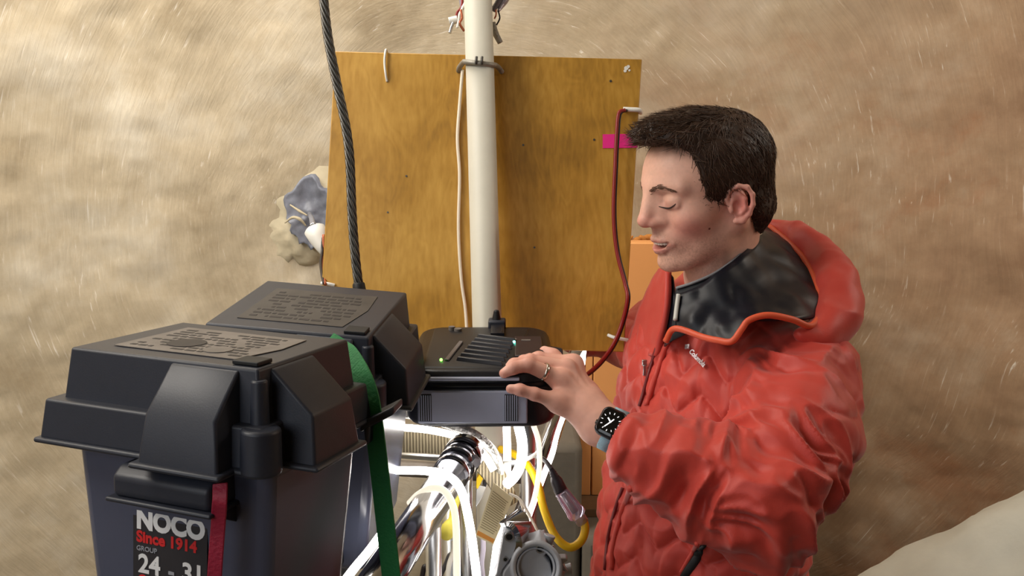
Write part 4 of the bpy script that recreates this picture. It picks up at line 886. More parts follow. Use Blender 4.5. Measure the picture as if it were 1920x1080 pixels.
# ---- left forearm and hand (all finger joints laid out in the room)
def pw(x, y, d): return npv(P(x, y, d))
ELB, CUFF, WR = pw(1428, 940, 1.16), pw(1152, 817, 1.222), pw(1124, 795, 1.235)
MC = {'little': pw(1046, 752, 1.228), 'ring': pw(1052, 712, 1.243), 'middle': pw(1062, 692, 1.262), 'index': pw(1074, 684, 1.286)}
FG = {'little': ([MC['little'], pw(1002, 739, 1.216), pw(975, 731, 1.212), pw(957, 729, 1.212)], [0.0112, 0.0086, 0.0078, 0.0062]),
      'ring': ([MC['ring'], pw(990, 684, 1.228), pw(962, 690, 1.222), pw(945, 700, 1.222)], [0.0122, 0.0098, 0.0086, 0.0068]),
      'middle': ([MC['middle'], pw(994, 677, 1.255), pw(964, 684, 1.250), pw(949, 694, 1.248)], [0.0122, 0.0098, 0.0086, 0.0068]),
      'index': ([MC['index'], pw(1010, 673, 1.285), pw(982, 678, 1.282), pw(968, 687, 1.281)], [0.0125, 0.0102, 0.0088, 0.0072]),
      'thumb': ([pw(1098, 742, 1.276), pw(1064, 694, 1.305), pw(1036, 669, 1.318), pw(1021, 659, 1.322)], [0.018, 0.0128, 0.0110, 0.0082])}
allp = np.array([WR, CUFF, ELB] + [p for q, _ in FG.values() for p in q]); 
hlo, hhi = np.minimum(allp[0], allp[3:].min(0)) - 0.03, np.maximum(allp[1], allp[3:].max(0)) + 0.045
g = Field(hlo, hhi, 0.0014)
for nm, (pts, rs) in FG.items():
    g.chain(pts, rs, 0.0035 if nm != 'thumb' else 0.008)
    if nm != 'thumb':
        mid = MC[nm] * 0.35 + WR * 0.65
        g.cap(MC[nm] - npv((0, 0, 0.004)), mid, 0.0125, 0.017, 0.014); g.cap(mid, WR, 0.017, 0.021, 0.012)
        g.ell(MC[nm] + npv((0.001, 0, 0.0045)), (0.009, 0.008, 0.008), 0.008)
    for j, rj in ((1, rs[1]), (2, rs[2])): g.ell(pts[j] + npv((0, 0, 0.0004)), (rj * 1.01,) * 3, 0.003)
g.cap(FG['thumb'][0][0], WR, 0.019, 0.022, 0.014)
g.cap(MC['index'], FG['thumb'][0][1] * 0.5 + FG['thumb'][0][0] * 0.5, 0.010, 0.010, 0.012)
axw = (ELB - WR) / np.linalg.norm(ELB - WR)
g.cap(WR, WR + axw * 0.10, 0.0255, 0.030, 0.018)
# tendons and knuckle dimples
for nm in ('little', 'ring', 'middle', 'index'): g.cap(MC[nm] + npv((0, 0, 0.009)), WR * 0.75 + MC[nm] * 0.25 + npv((0, -0.004, 0.018)), 0.0022, 0.0015, 0.007)
AV, AQ = g.mesh(); AV = smooth_v(AV, AQ, 2, 0.5)
CA = np.tile(lin((216, 164, 146)), (len(AV), 1)).astype(float)
for nm, (pts, rs) in FG.items():
    for p in pts[:3]: CA = tint(CA, blob(AV, p, (0.012,) * 3), (204, 124, 112), 0.4)
    CA = tint(CA, blob(AV, pts[3], (0.010,) * 3), (212, 130, 118), 0.45)
    CA = tint(CA, np.clip(blob(AV, pts[3] * 0.8 + pts[2] * 0.2 + npv((0.0, -0.001, rs[3] * 1.05)), (0.006, 0.0048, 0.004)) * 2, 0, 1), (232, 186, 170), 0.7)
CA = CA * (1 + 0.04 * value_noise(AV * 200, 6))[:, None]
body_parts.append((AV, AQ, CA))
# ---- trunk and upper arms under the clothes (coarse, joins neck and hand)
TF = npv((-0.87, -0.5, 0)); TL = npv((0.5, -0.87, 0))
NECK = pw(1368, 640, 1.53); SH_L, SH_R = pw(1500, 712, 1.37), pw(1232, 640, 1.74); EL_R, HA_R = pw(1176, 640, 1.86), pw(1020, 590, 1.80); PEL = pw(1293, 1110, 1.50)
g = Field((-0.02, 0.98, 0.86), (0.6, 1.95, 1.50), 0.006)
g.chain([NECK + npv((0, 0, 0.03)), NECK - npv((0, 0, 0.03)), (NECK + PEL) / 2, PEL], [0.055, 0.06, 0.085, 0.09], 0.03)
g.chain([SH_L, ELB, WR], [0.045, 0.038, 0.022], 0.02); g.chain([SH_R, EL_R, HA_R], [0.045, 0.036, 0.024], 0.02)
g.cap(SH_L, NECK - npv((0, 0, 0.05)), 0.045, 0.05, 0.03); g.cap(SH_R, NECK - npv((0, 0, 0.05)), 0.045, 0.05, 0.03)
for k in range(4): g.cap(HA_R, HA_R + npv((-0.07, 0.02 - 0.012 * k, 0.01 - 0.016 * k)), 0.012, 0.008, 0.01)
g.cap(HA_R, HA_R + npv((-0.05, -0.04, 0.02)), 0.012, 0.009, 0.01)
TV, TQ = g.mesh(); body_parts.append((TV, TQ, np.tile(lin((206, 152, 132)), (len(TV), 1))))
off = 0; VV, QQ, CC = [], [], []
for v, q, c in body_parts: VV.append(v); QQ.append(q + off); CC.append(c); off += len(v)
M_SKIN = mat('skin', (206, 156, 134), 0.48, attr='tint', bump=0.08, bscale=900, sss=0.12, spec=0.4)
allV, allQ = np.concatenate(VV), np.concatenate(QQ)
n0, n1 = len(HV), len(AV)                                       # sew neck and forearm to the trunk inside the clothes
def sew(quad_a, quad_b): return [[quad_a[i], quad_a[(i + 1) % 4], quad_b[(i + 1) % 4], quad_b[i]] for i in range(4)]
cen = allV[allQ].mean(1); qo = np.repeat([0, 1, 2], [len(HQ), len(AQ), len(TQ)])
def near(part, p): ids = np.where(qo == part)[0]; return allQ[ids[np.argmin(((cen[ids] - p) ** 2).sum(1))]]
pn = nb1 @ MHn[:3, :3].T + MHn[:3, 3] if len(nb1) == 3 else NECK
used = np.zeros(len(allV), bool); used[allQ.ravel()] = True
allQ = np.concatenate([allQ, sew(near(0, NECK), near(2, NECK)), sew(near(1, WR + axw * 0.11), near(2, WR + axw * 0.11))])
me = big_mesh('body', allV[used], (np.cumsum(used) - 1)[allQ]); set_col(me, np.concatenate(CC)[used]); body = link('body', me, M_SKIN, man, True)

# ---- eyes, teeth, brows, mole
def hbm(): return bmesh.new()
def head_link(nm, bm, m, parent=man, smooth=True):
    me = bm_mesh(nm, bm); me.transform(MH); return link(nm, me, m, parent, smooth)
def head_tube(nm, pts, r, m, parent=man, n=6, seg=8):
    return tube(nm, [MH @ Vector(p) for p in pts], r, m, parent, n, seg)
M_LASH = mat('dark_lashes', (52, 34, 28), 0.7); M_BROW = mat('brown_brow', (118, 86, 68), 0.7)
from mathutils.bvhtree import BVHTree
hbvh = BVHTree.FromPolygons([Vector(v) for v in HV], [tuple(int(i) for i in q) for q in HQ])
def on_face(y, z, off=0.0004, tilt=0.0):
    h = hbvh.ray_cast(Vector((0.2, y + 0.2 * tilt, z)), Vector((-1, -tilt, 0)).normalized()); return h[0] + h[1] * off
for s in (1, -1):
    pts = [on_face(s * y, z, 0.0006) for y, z in ((0.0195, -0.0035), (0.025, -0.0058), (0.0315, -0.0066), (0.038, -0.0055), (0.0445, -0.0022), (0.047, 0.0005))]
    head_tube('eyelashes', pts, [0.0005, 0.0011, 0.0014, 0.0014, 0.0010, 0.0004], M_LASH)
    bm = hbm()
    for i in range(110):
        t = random.random(); y = 0.011 + 0.038 * t; z = 0.0215 + 0.0055 * math.sin(min(t * 1.35, 1.0) * math.pi / 1.5) - 0.006 * max(t - 0.6, 0) / 0.4 + random.gauss(0, 0.0019 * (1.1 - 0.6 * t))
        a = on_face(s * y, z, 0.0001); b = on_face(s * (y + 0.0045), z + 0.0028 * (1 - 1.7 * t), 0.0012); add_cyl(bm, a, b, 0.0005, 0.00015, 4)
    o = head_link('eyebrow', bm, M_BROW); o['kind'] = 'stuff'
bm = hbm()
for k in range(-4, 5):
    y = k * 0.0046; x = 0.0992 - 26 * y * y; add_box(bm, (x - 0.006, y - 0.0024, -0.0664), (x + 0.001, y + 0.0024, -0.0585))
o = head_link('teeth', bm, mat('teeth', (240, 236, 226), 0.3, emit=None), smooth=False); bevel(o, 0.0004, 2); o['kind'] = 'stuff'
bm = hbm(); bmesh.ops.create_icosphere(bm, subdivisions=2, radius=1, matrix=Matrix.Translation((0.040, 0.0605, -0.047)) @ Matrix.Diagonal((0.0022, 0.0012, 0.0026, 1))); mole = head_link('mole', bm, mat('mole', (110, 52, 44), 0.6))

# ---- hair: a shaped cap with combed strands over it
g = Field((-0.155, -0.125, -0.13), (0.145, 0.125, 0.17), 0.0022)
zs = [-0.13, -0.085, -0.05, -0.042, -0.030, 0.0, 0.04, 0.066, 0.080, 0.090, 0.100]; xs = [-0.060, -0.050, -0.036, -0.026, 0.034, 0.042, 0.047, 0.050, 0.056, 0.078, 0.16]
def hairfn(X, Y, Z):
    def e(c, r):
        px, py, pz = X - c[0], Y - c[1], Z - c[2]; k0 = np.sqrt((px / r[0]) ** 2 + (py / r[1]) ** 2 + (pz / r[2]) ** 2); k1 = np.sqrt((px / r[0] ** 2) ** 2 + (py / r[1] ** 2) ** 2 + (pz / r[2] ** 2) ** 2) + 1e-9; return k0 * (k0 - 1) / k1
    def sm(a, b, k): t = np.clip(0.5 + 0.5 * (a - b) / k, 0, 1); return a * (1 - t) + b * t - k * t * (1 - t)
    d = sm(e((-0.010, 0, 0.034), (0.108, 0.0835, 0.088)), e((0.040, 0, 0.092), (0.058, 0.060, 0.032)), 0.03)
    d = sm(d, e((0.074, 0.006, 0.104), (0.027, 0.042, 0.018)), 0.02)
    d = sm(d, e((-0.055, 0, -0.035), (0.050, 0.066, 0.060)), 0.02)
    xh = np.interp(Z, zs, xs).astype(np.float32) + 0.10 * np.clip(0.045 - np.abs(Y), 0, 1) * np.clip((Z - 0.05) / 0.03, 0, 1)
    d = np.maximum(d, (X - xh) * 0.8); d = np.maximum(d, -(Z + 0.105))
    ear = np.sqrt(((X + 0.006) / 0.026) ** 2 + ((Z + 0.024) / 0.036) ** 2) - 1
    return np.maximum(d, -ear * 0.028)
g.put(hairfn, (-0.15, -0.12, -0.12), (0.14, 0.12, 0.165), 0.001)
RV, RQ = g.mesh(); RV = smooth_v(RV, RQ, 4, 0.5); RN = normals_v(RV, RQ)
def flow(p):
    """comb direction at head points: forward-up over the crown to the fringe, downward at the sides and back"""
    side = np.clip((np.abs(p[:, 1]) - 0.045) / 0.03, 0, 1); back = np.clip((-0.01 - p[:, 0]) / 0.06, 0, 1)
    d = np.stack([0.9 * (1 - back) * (1 - side) - 0.35 * side, np.sign(p[:, 1]) * 0.25 * (1 - side), 0.25 * (1 - back) * (1 - side) - 1.0 * np.maximum(side, back * 0.95)], 1)
    return d
rid = value_noise(np.stack([RV[:, 0] * 30 + RV[:, 2] * 12, RV[:, 1] * 150 + RV[:, 0] * 55 * (np.abs(RV[:, 1]) > 0.045), RV[:, 2] * 40], 1), 13)
RV = RV + RN * (0.0022 * rid + 0.002 * value_noise(RV * 45, 14))[:, None]
M_HAIR = mat('dark_brown_hair', (52, 36, 27), 0.5, var=0.35, vscale=90, spec=0.45)
me = big_mesh('hair', from_head(RV), RQ); hair = link('hair', me, M_HAIR, man, True)
pick = rng.choice(len(RV), 7500, replace=False); SV = []; SF = []
p0 = RV[pick] - RN[pick] * 0.001; D = flow(p0) + 0.28 * rng.normal(size=(len(pick), 3)); D -= RN[pick] * (D * RN[pick]).sum(1, keepdims=True) * 0.85; D /= np.linalg.norm(D, axis=1, keepdims=True) + 1e-9
Lh = rng.uniform(0.010, 0.024, len(pick)); fr = (RV[pick][:, 0] > 0.06) | (RV[pick][:, 2] > 0.11); Lh = np.where(fr, Lh * 1.05, Lh); low = (RV[pick][:, 2] < -0.02); Lh = np.where(low, Lh * 0.45, Lh)
B = np.cross(D, RN[pick]); B /= np.linalg.norm(B, axis=1, keepdims=True) + 1e-9
for k in range(4):
    t = k / 3; c = p0 + D * (Lh * t)[:, None] + RN[pick] * (0.0012 + 0.0045 * (Lh / 0.02) * t - 0.006 * t * t * (~fr))[:, None]; wd = (0.0007 * (1 - t) + 0.00012)
    SV.append(np.stack([c - B * wd, c + B * wd, c + RN[pick] * wd * 0.9], 1))
SV = np.stack(SV, 1).reshape(-1, 3); base_i = np.arange(len(pick)) * 12
for k in range(3):
    for a in range(3): SF.append(np.stack([base_i + 3 * k + a, base_i + 3 * k + (a + 1) % 3, base_i + 3 * k + 3 + (a + 1) % 3, base_i + 3 * k + 3 + a], 1))
st = link('hair_strands', big_mesh('hair_strands', from_head(SV), np.concatenate(SF)), mat('brown_strands', (70, 50, 38), 0.38, spec=0.5), hair, True); st['kind'] = 'stuff'

# ---- jacket
M_JACKET = mat('red_quilted_nylon', (184, 60, 49), 0.5, var=0.06, vscale=14, bump=0.12, bscale=900, sheen=0.12, spec=0.4)
M_LINING = mat('navy_satin_lining', (12, 15, 25), 0.42, var=0.1, vscale=14, spec=0.35)
M_PIPING = mat('orange_red_piping', (206, 84, 52), 0.5)
TZ = [0.70, 0.80, 0.95, 1.10, 1.25, 1.33, 1.39, 1.43, 1.47]; TA = [0.178, 0.180, 0.182, 0.186, 0.190, 0.182, 0.155, 0.112, 0.07]; TB = [0.148, 0.148, 0.146, 0.142, 0.136, 0.126, 0.108, 0.088, 0.06]
top_c, bot_c = pw(1362, 600, 1.53), pw(1293, 1120, 1.50)
g = Field((0.02, 0.97, 0.72), (0.62, 1.95, 1.50), 0.0032)
def torso(X, Y, Z):
    t = (Z - bot_c[2]) / (top_c[2] - bot_c[2]); px = X - (bot_c[0] + t * (top_c[0] - bot_c[0])); py = Y - (bot_c[1] + t * (top_c[1] - bot_c[1]))
    a = np.interp(Z, TZ, TA).astype(np.float32); b = np.interp(Z, TZ, TB).astype(np.float32)
    u = px * TL[0] + py * TL[1]; v = px * TF[0] + py * TF[1]
    r = np.sqrt((u / a) ** 2 + (v / b) ** 2); d = (r - 1) * np.minimum(a, b)
    return np.maximum(np.maximum(d, Z - 1.455), 0.78 - Z)
g.put(torso, (0.05, 1.15, 0.76), (0.60, 1.80, 1.47), 0.01)
g.cap(SH_L, (NECK + SH_L) / 2 - npv((0, 0, 0.03)), 0.072, 0.075, 0.04); g.cap(SH_R, (NECK + SH_R) / 2 - npv((0, 0, 0.03)), 0.068, 0.07, 0.04)
upm = (SH_L + ELB) / 2 + npv((0.012, -0.006, 0.004))
g.chain([SH_L, upm, ELB], [0.080, 0.078, 0.066], 0.016)
fa1 = ELB * 0.55 + CUFF * 0.45 + npv((0, 0, -0.004)); g.chain([ELB, fa1, CUFF + axw * 0.030], [0.066, 0.060, 0.042], 0.016)
g.chain([SH_R, EL_R, EL_R * 0.35 + HA_R * 0.65], [0.074, 0.052, 0.045], 0.016)
g.cap(CUFF - axw * 0.02, CUFF + axw * 0.022, 0.031, 0.034, 0.002, 'd')
JV, JQ = g.mesh(); JV = smooth_v(JV, JQ, 3, 0.5); JN = normals_v(JV, JQ)
def seg_t(P_, a, b):
    ba = b - a; t = np.clip(((P_ - a) @ ba) / (ba @ ba), 0, 1); return t, np.linalg.norm(P_ - a - t[:, None] * ba, axis=1)
def ridged(p, s): return 1 - np.abs(value_noise(p, s)) * 2
t1, d1 = seg_t(JV, SH_L, ELB); t2, d2 = seg_t(JV, ELB, CUFF); t3, d3 = seg_t(JV, SH_R, EL_R)
wa = np.clip((0.096 - d1) / 0.016, 0, 1) * np.clip(t1 / 0.15 + 0.4, 0, 1); wf = np.clip((0.083 - d2) / 0.014, 0, 1); warm = np.maximum(np.maximum(wa, wf), np.clip((0.09 - d3) / 0.02, 0, 1) * (t3 > 0.1))
# chevron quilting on the trunk
tt = ((JV[:, 2] - bot_c[2]) / (top_c[2] - bot_c[2]))[:, None]; rel = JV - (bot_c + tt * (top_c - bot_c)); u = rel @ TL; v_ = rel @ TF; circ = np.arctan2(u, v_) * 0.17
wob = 0.006 * value_noise(JV * 14, 31)
def tri(x): return np.abs((x % 1.0) - 0.5) * 2
s_q = (JV[:, 2] + wob + 0.030 * tri(circ / 0.085 + 0.2)) / 0.052; band = np.floor(s_q)
puff = np.sqrt(np.abs(np.sin(np.pi * s_q))); seamx = np.abs(np.sin(np.pi * (circ / 0.0425 + 0.5 * (band % 2) + 0.1)))
quilt = 0.0100 * puff * (0.72 + 0.28 * np.sqrt(seamx)) + 0.0035 * ridged(np.stack([circ * 26, JV[:, 2] * 34, band * 3.7], 1), 33) + 0.002 * value_noise(JV * 60, 34)
fade = np.clip((1.42 - JV[:, 2]) / 0.04, 0, 1)
# folds across the sleeves
ax1 = (ELB - SH_L) / np.linalg.norm(ELB - SH_L); e1 = np.cross(ax1, npv((0, 0, 1))); e1 /= np.linalg.norm(e1); f1 = np.cross(ax1, e1)
ax2 = (CUFF - ELB) / np.linalg.norm(CUFF - ELB); e2 = np.cross(ax2, npv((0, 0, 1))); e2 /= np.linalg.norm(e2); f2 = np.cross(ax2, e2)
def sleeve(P_, a, ax, e, f, sd, tw):
    q = P_ - a; l = q @ ax; ce, cf = (q @ e) / 0.07, (q @ f) / 0.07
    lw = l + 0.032 * value_noise(np.stack([ce * 1.3, cf * 1.3, l * 9], 1), sd) + tw * ce
    n1 = ridged(np.stack([lw * 25, ce * 0.9, cf * 0.9], 1), sd + 1)
    n2 = ridged(np.stack([(lw + 0.03 * cf) * 48, ce * 2.0, cf * 2.0], 1), sd + 2)
    return 0.0165 * np.sign(n1) * np.abs(n1) ** 1.4 + 0.0058 * n2 + 0.0035 * np.abs(np.sin(np.pi * l / 0.042))
sl = (0.6 + 0.5 * np.exp(-((t1 - 1) / 0.45) ** 2)) * wa * sleeve(JV, SH_L, ax1, e1, f1, 41, 0.02)
sl2 = wf * sleeve(JV, ELB, ax2, e2, f2, 51, -0.012) * np.clip((1 - t2) / 0.10, 0.25, 1)
bw = 1 / (1 + np.exp(-((d1 - 0.078) - (d2 - 0.063)) / 0.006)); arm_d = bw * sl2 + (1 - bw) * sl
JV = JV + JN * ((1 - warm) * quilt * fade + arm_d + 0.0025 * value_noise(JV * 25, 35) * fade)[:, None]
JV = smooth_v(JV, JQ, 1, 0.35)
jk = link('jacket', big_mesh('jacket', JV, JQ), M_JACKET, man, True)
bvh = BVHTree.FromPolygons([Vector(v) for v in JV], [tuple(int(i) for i in q) for q in JQ])
CAMP = Vector((0, 0, CAM_H))
def on_jacket(px, py, off=0.002):
    q = P(px, py, 1.0); dr = (q - CAMP).normalized(); h = bvh.ray_cast(CAMP, dr)
    return (h[0] + h[1] * off, h[1]) if h[0] is not None else (None, None)
def on_line(pts, off=0.002, n=6):
    out = []
    for i in range(len(pts) - 1):
        for k in range(n):
            t = k / n; h, _n = on_jacket(pts[i][0] * (1 - t) + pts[i + 1][0] * t, pts[i][1] * (1 - t) + pts[i + 1][1] * t, off)
            if h is not None: out.append(h)
    return out
def surf_tube(nm, pts, r, m, parent, off=0.001):
    q = on_line(pts, off)
    if len(q) < 3: return None
    for _ in range(2): q = [q[0]] + [(q[i - 1] + q[i] * 2 + q[i + 1]) / 4 for i in range(1, len(q) - 1)] + [q[-1]]
    return tube(nm, q, r, m, parent, n=2, seg=8)
M_ZIP = mat('dark_red_zip', (104, 24, 26), 0.5)
surf_tube('zip_tape', [(1246, 625), (1232, 650), (1220, 690), (1206, 740), (1198, 766)], 0.0030, M_ZIP, jk, 0.001)
surf_tube('zip_tape', [(1168, 915), (1152, 960), (1140, 1010), (1134, 1079)], 0.0030, M_ZIP, jk, 0.001)
surf_tube('zip_flap', [(1262, 628), (1246, 655), (1232, 700), (1219, 740), (1211, 764)], 0.0048, M_JACKET, jk, 0.001)
surf_tube('zip_flap', [(1184, 915), (1166, 960), (1152, 1010), (1146, 1079)], 0.0048, M_JACKET, jk, 0.001)
zq, zn = on_jacket(1212, 688, 0.006)
if zq is not None:
    zp = thing('zip_pull', None, None, zq); zp.pop('label', None); attach(zp, jk)
    bm = bmesh.new(); add_box(bm, (-0.004, -0.004, 0.0), (0.004, 0.002, 0.010)); me = bm_mesh('s', bm); me.transform(Matrix.Translation(zq)); bevel(link('slider', me, M_ALU, zp), 0.001)
    bm = bmesh.new(); add_box(bm, (-0.0026, -0.006, -0.016), (0.0026, -0.004, 0.002)); me = bm_mesh('s', bm); me.transform(Matrix.Translation(zq)); bevel(link('pull_tab', me, M_ALU, zp), 0.0008)
# side pocket with a dark zip near the hem
pk = on_line([(1318, 1022), (1304, 1050), (1286, 1079), (1270, 1110)], 0.0015)
if len(pk) > 3: tube('pocket_zip', pk, 0.0065, M_MATTEB, jk, n=2, flat=0.5)
surf_tube('pocket_welt', [(1308, 1018), (1292, 1048), (1274, 1079)], 0.0035, M_JACKET, jk, 0.001)
# embroidered maker's mark on the chest
lq0, ln0 = on_jacket(1298, 660, 0.004); lq1, _ = on_jacket(1324, 688, 0.004)
if lq0 is not None and lq1 is not None:
    M_SILVER = mat('silver_thread', (196, 186, 190), 0.35, 0.3)
    xd = (lq1 - lq0).normalized(); zd = (ln0 - xd * ln0.dot(xd)).normalized(); yd = zd.cross(xd)
    Mt = Matrix(((xd.x, yd.x, zd.x, lq0.x), (xd.y, yd.y, zd.y, lq0.y), (xd.z, yd.z, zd.z, lq0.z), (0, 0, 0, 1)))
    sc_ = (lq1 - lq0).length
    text_mesh('chest_lettering', 'Columbia', sc_ * 0.285, Mt @ Matrix.Translation((0.0, -0.004, 0.003)), M_SILVER, jk, 0.0008, 0.0003, 0.95)
    bm = bmesh.new()
    for k in range(2):
        for j in range(2):
            cx, cy = -0.0065 + 0.0055 * (k - j) * 0.5 - 0.003, 0.0005 + 0.0055 * (k + j) * 0.5 - 0.003
            a = [(cx - 0.0024, cy, 0.002), (cx, cy - 0.0024, 0.002), (cx + 0.0024, cy, 0.002), (cx, cy + 0.0024, 0.002)]; add_hexa(bm, a, [(x, y, 0.005) for x, y, _ in a])
    me = bm_mesh('chest_emblem', bm); me.transform(Mt); link('chest_emblem', me, M_SILVER, jk)

# ---- collar, hood and lining lofted between curves laid out in the room
def loft(name, curves, m, parent, nu=10, nv=6, thick=0.003, wr=0.0, wf=40, seed=60):
    R = [catmull(PP(c), nu) for c in curves]; cols = list(zip(*R)); G = [catmull(list(c), nv) for c in cols]
    n, k = len(G), len(G[0]); V = np.array([[tuple(p) for p in g_] for g_ in G]); 
    if wr: 
        dn = np.cross(np.gradient(V, axis=0), np.gradient(V, axis=1)); dn /= np.linalg.norm(dn, axis=2, keepdims=True) + 1e-9
        V = V + dn * (wr * (ridged(V.reshape(-1, 3) * wf, seed) + 0.5 * value_noise(V.reshape(-1, 3) * wf * 2.3, seed + 1))).reshape(n, k, 1)
    V = V.reshape(-1, 3); f = [(i * k + j, i * k + j + 1, (i + 1) * k + j + 1, (i + 1) * k + j) for i in range(n - 1) for j in range(k - 1)]
    o = link(name, raw_mesh(name, V, f), m, parent, True); md = o.modifiers.new('solid', 'SOLIDIFY'); md.thickness = thick; md.offset = 0; return o
A_ = [(1268, 552, 1.385), (1292, 545, 1.375), (1325, 527, 1.37), (1361, 499, 1.375), (1396, 471, 1.405), (1418, 447, 1.45), (1432, 434, 1.50), (1420, 424, 1.56)]
B_ = [(1266, 585, 1.372), (1300, 590, 1.35), (1345, 580, 1.34), (1395, 555, 1.345), (1440, 530, 1.375), (1474, 495, 1.43), (1468, 452, 1.50), (1428, 422, 1.57)]
B2 = [(1266, 602, 1.365), (1310, 615, 1.335), (1362, 612, 1.31), (1410, 582, 1.315), (1470, 570, 1.335), (1508, 540, 1.39), (1492, 470, 1.49), (1436, 422, 1.575)]
C_ = [(1266, 614, 1.36), (1318, 630, 1.325), (1372, 638, 1.29), (1405, 598, 1.295), (1480, 596, 1.30), (1538, 580, 1.36), (1506, 482, 1.47), (1444, 422, 1.58)]
hood = thing('hood', None, None, P(1480, 560, 1.42)); hood.pop('label', None); attach(hood, man)
lin_ = loft('hood_lining', [A_, B_, B2, C_], M_LINING, hood, 10, 6, 0.004, 0.0035, 26); tag(lin_, 'dark navy satin lining of the hood')
tube('hood_piping', PP([(1248, 640, 1.37), (1266, 616, 1.355), (1318, 632, 1.32), (1345, 638, 1.30), (1372, 640, 1.285), (1390, 618, 1.288), (1405, 600, 1.29), (1440, 591, 1.29), (1485, 599, 1.295), (1520, 611, 1.31), (1538, 586, 1.355), (1536, 545, 1.40), (1512, 492, 1.46), (1480, 455, 1.51), (1444, 425, 1.57)]), 0.0048, M_PIPING, hood, n=8)
hc = [(1430, 420, 1.60, 6), (1462, 429, 1.57, 15), (1508, 452, 1.52, 26), (1546, 490, 1.47, 33), (1567, 530, 1.43, 37), (1573, 572, 1.39, 38), (1566, 606, 1.36, 37), (1540, 628, 1.335, 24), (1500, 628, 1.315, 13)]
g = Field(npv(P(1440, 620, 1.40)) - 0.24, npv(P(1500, 520, 1.45)) + 0.27, 0.0032)
hp = catmull([Vector((0, 0, 0)) + P(x, y, d) for x, y, d, r in hc], 4); hr = np.interp(np.linspace(0, 1, len(hp)), np.linspace(0, 1, len(hc)), [r * d / 1700 for x, y, d, r in hc])
g.chain([npv(p) for p in hp], list(hr), 0.01)
V, Q = g.mesh(); V = smooth_v(V, Q, 3); N_ = normals_v(V, Q); V = V + N_ * (0.003 * ridged(V * 22, 71) + 0.0025 * value_noise(V * 45, 72))[:, None]
link('hood_roll', big_mesh('hood_roll', V, Q), M_JACKET, hood, True)
loft('collar_flap', [[(1180, 650, 1.60), (1194, 595, 1.585), (1214, 548, 1.565), (1238, 505, 1.54)], [(1204, 665, 1.535), (1218, 605, 1.52), (1232, 555, 1.505), (1246, 503, 1.50)], [(1230, 668, 1.47), (1245, 618, 1.455), (1252, 560, 1.455), (1253, 510, 1.47)]], M_JACKET, hood, 8, 6, 0.010, 0.002, 30, 75)
loft('collar_lining', [[(1252, 506, 1.50), (1253, 560, 1.475), (1252, 620, 1.46), (1246, 650, 1.45)], [(1262, 520, 1.48), (1266, 560, 1.455), (1266, 600, 1.43), (1258, 640, 1.40)]], M_LINING, hood, 6, 4, 0.003)
# dark half-zip shirt round the neck
ring_t = [(1268, 540, 1.40), (1300, 530, 1.385), (1340, 512, 1.385), (1380, 484, 1.405), (1412, 450, 1.46), (1418, 432, 1.53)]
ring_b = [(1258, 640, 1.40), (1300, 620, 1.37), (1350, 600, 1.36), (1400, 570, 1.38), (1440, 530, 1.44), (1440, 480, 1.53)]
sh = loft('shirt_collar', [ring_t, ring_b], mat('black_shirt', (24, 26, 32), 0.7), man, 8, 6, 0.004, 0.001)
tube('collar_edge', PP([(x, y, d - 0.004) for x, y, d in ring_t]), 0.0022, mat('grey_edge', (120, 120, 124), 0.6), sh)
tube('shirt_zip', PP([(1272, 552, 1.376), (1269, 575, 1.37), (1266, 600, 1.36)]), 0.0034, mat('pale_zip', (190, 190, 184), 0.5), sh)
# ---- watch and ring
dors = Vector((-0.12, -0.86, 0.62)); axv = Vector(axw); dn_ = (dors - axv * dors.dot(axv)).normalized(); tv = axv.cross(dn_)
wcen = Vector(WR) + axv * 0.019
def wm(): return Matrix(((axv.x, tv.x, dn_.x, wcen.x), (axv.y, tv.y, dn_.y, wcen.y), (axv.z, tv.z, dn_.z, wcen.z), (0, 0, 0, 1)))
watch = thing('wrist_watch', None, None, wcen); watch.pop('label', None); watch.pop('category', None); attach(watch, man)
WM = wm()
V, Fc = rounded_slab(-0.0175, 0.0175, -0.0205, 0.0205, 0.010, [(0.0262, 0.003), (0.028, 0.0), (0.0335, 0.0), (0.036, 0.0022)]); me = raw_mesh('c', V, Fc); me.transform(WM); bevel(link('watch_case', me, mat('dark_steel', (58, 58, 62), 0.25, 0.8), watch), 0.0008)
V, Fc = rounded_slab(-0.0155, 0.0155, -0.0185, 0.0185, 0.009, [(0.0355, 0.0), (0.0368, 0.0008), (0.0374, 0.004)]); me = raw_mesh('c', V, Fc); me.transform(WM); scr = link('watch_face', me, mat('black_glass', (6, 6, 8), 0.08, spec=0.6), watch)
M_TICK = mat('lit_dial_marks', (230, 230, 230), 0.4, emit=(230, 232, 236), estr=0.7)
for k in range(12):
    a = 2 * math.pi * k / 12; r0, r1 = 0.0108, 0.0134; bm = bmesh.new()
    M_ = WM @ Matrix.Rotation(a, 4, 'Z'); add_box(bm, (-0.0005, r0, 0.0375), (0.0005, r1, 0.0378), M_); link('hour_mark', bm_mesh('m', bm), M_TICK, watch)
for a, l, wd in ((0.5, 0.010, 0.0008), (2.2, 0.007, 0.0010), (3.6, 0.006, 0.0008)):
    bm = bmesh.new(); add_box(bm, (-wd, -0.001, 0.0376), (wd, l, 0.0380), WM @ Matrix.Rotation(a, 4, 'Z')); link('dial_hand', bm_mesh('m', bm), M_TICK, watch)
bm = bmesh.new(); add_cyl(bm, WM @ Vector((-0.019, 0.006, 0.031)), WM @ Vector((-0.0168, 0.006, 0.031)), 0.0032, seg=14); link('watch_crown', bm_mesh('c', bm), M_STEEL, watch)
V = []; Fc = []; nb_ = 48
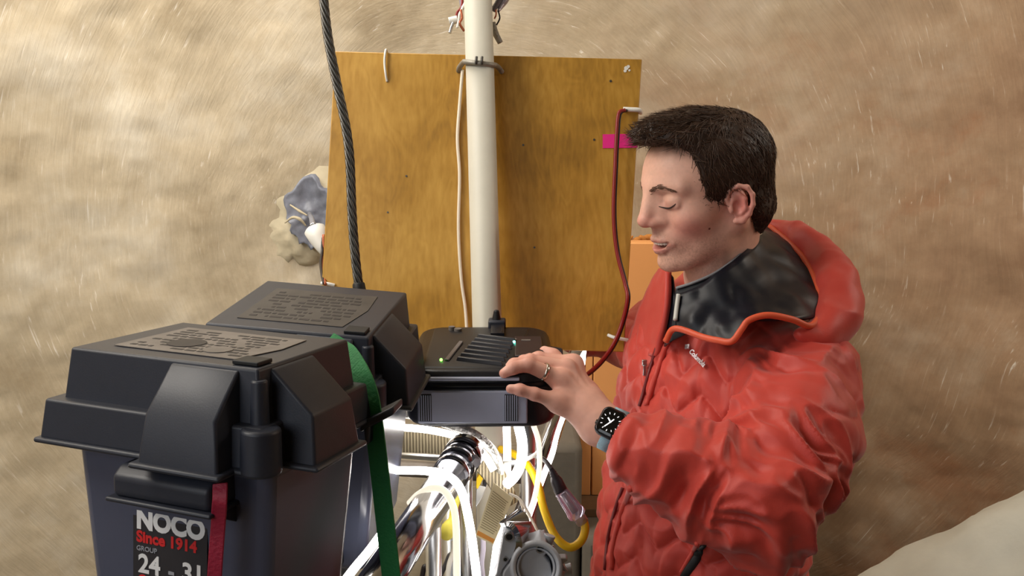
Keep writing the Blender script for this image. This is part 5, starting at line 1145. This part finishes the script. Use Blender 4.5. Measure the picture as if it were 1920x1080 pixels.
for i in range(nb_):
    a = 2 * math.pi * i / nb_; rr = 0.0300; hw = 0.0115 + 0.003 * max(math.cos(a), 0) ** 2
    for x, r in ((-hw, rr - 0.001), (-hw, rr + 0.0012), (hw, rr + 0.0022), (hw, rr)): V.append(WM @ Vector((x, r * 0.98 * math.sin(a), r * 0.95 * math.cos(a))))
for i in range(nb_):
    for k in range(4): Fc.append((4 * i + k, 4 * i + (k + 1) % 4, 4 * ((i + 1) % nb_) + (k + 1) % 4, 4 * ((i + 1) % nb_) + k))
link('watch_band', raw_mesh('b', V, Fc), mat('pale_blue_braid', (150, 184, 200), 0.7, bump=0.5, bscale=900), watch, True)
rp_ = FG['ring'][0]; rc = Vector(rp_[0] * 0.48 + rp_[1] * 0.52); ra = Vector(rp_[1] - rp_[0]).normalized(); t = ra.orthogonal().normalized(); s = ra.cross(t); V = []; Fc = []
for i in range(40):
    a = 2 * math.pi * i / 40
    for x, r in ((-0.0028, 0.0118), (-0.0022, 0.0130), (0.0022, 0.0130), (0.0028, 0.0118)): V.append(rc + ra * x + (t * math.cos(a) + s * math.sin(a)) * r)
for i in range(40):
    for k in range(4): Fc.append((4 * i + k, 4 * i + (k + 1) % 4, 4 * ((i + 1) % 40) + (k + 1) % 4, 4 * ((i + 1) % 40) + k))
tag(link('finger_ring', raw_mesh('r', V, Fc), mat('white_gold', (214, 208, 200), 0.2, 1.0), man, True), 'plain silver ring on the ring finger')
# ---- trousers and shoes below the frame
g = Field((0.02, 1.10, 0.02), (0.58, 1.75, 0.92), 0.009)
hip = bot_c.copy(); hip[2] = 0.86
for s in (1, -1):
    a = hip + TL * 0.09 * s; kne = a + TF * 0.03; kne[2] = 0.48; an = hip + TL * 0.10 * s; an[2] = 0.09
    g.chain([a, kne, an], [0.105, 0.078, 0.062], 0.03)
V, Q = g.mesh(); link('trousers', big_mesh('trousers', smooth_v(V, Q, 2), Q), mat('dark_trousers', (40, 42, 50), 0.8), man, True)
for s in (1, -1):
    an = hip + TL * 0.10 * s; an[2] = 0.045; g = Field(an - 0.2, an + 0.2, 0.008); g.cap(an - TF * 0.04, an + TF * 0.13, 0.042, 0.036, 0.01); V, Q = g.mesh(); V[:, 2] = np.maximum(V[:, 2], 0.001)
    link('shoe', big_mesh('shoe', smooth_v(V, Q, 2), Q), mat('dark_shoe', (36, 32, 30), 0.6), man, True)
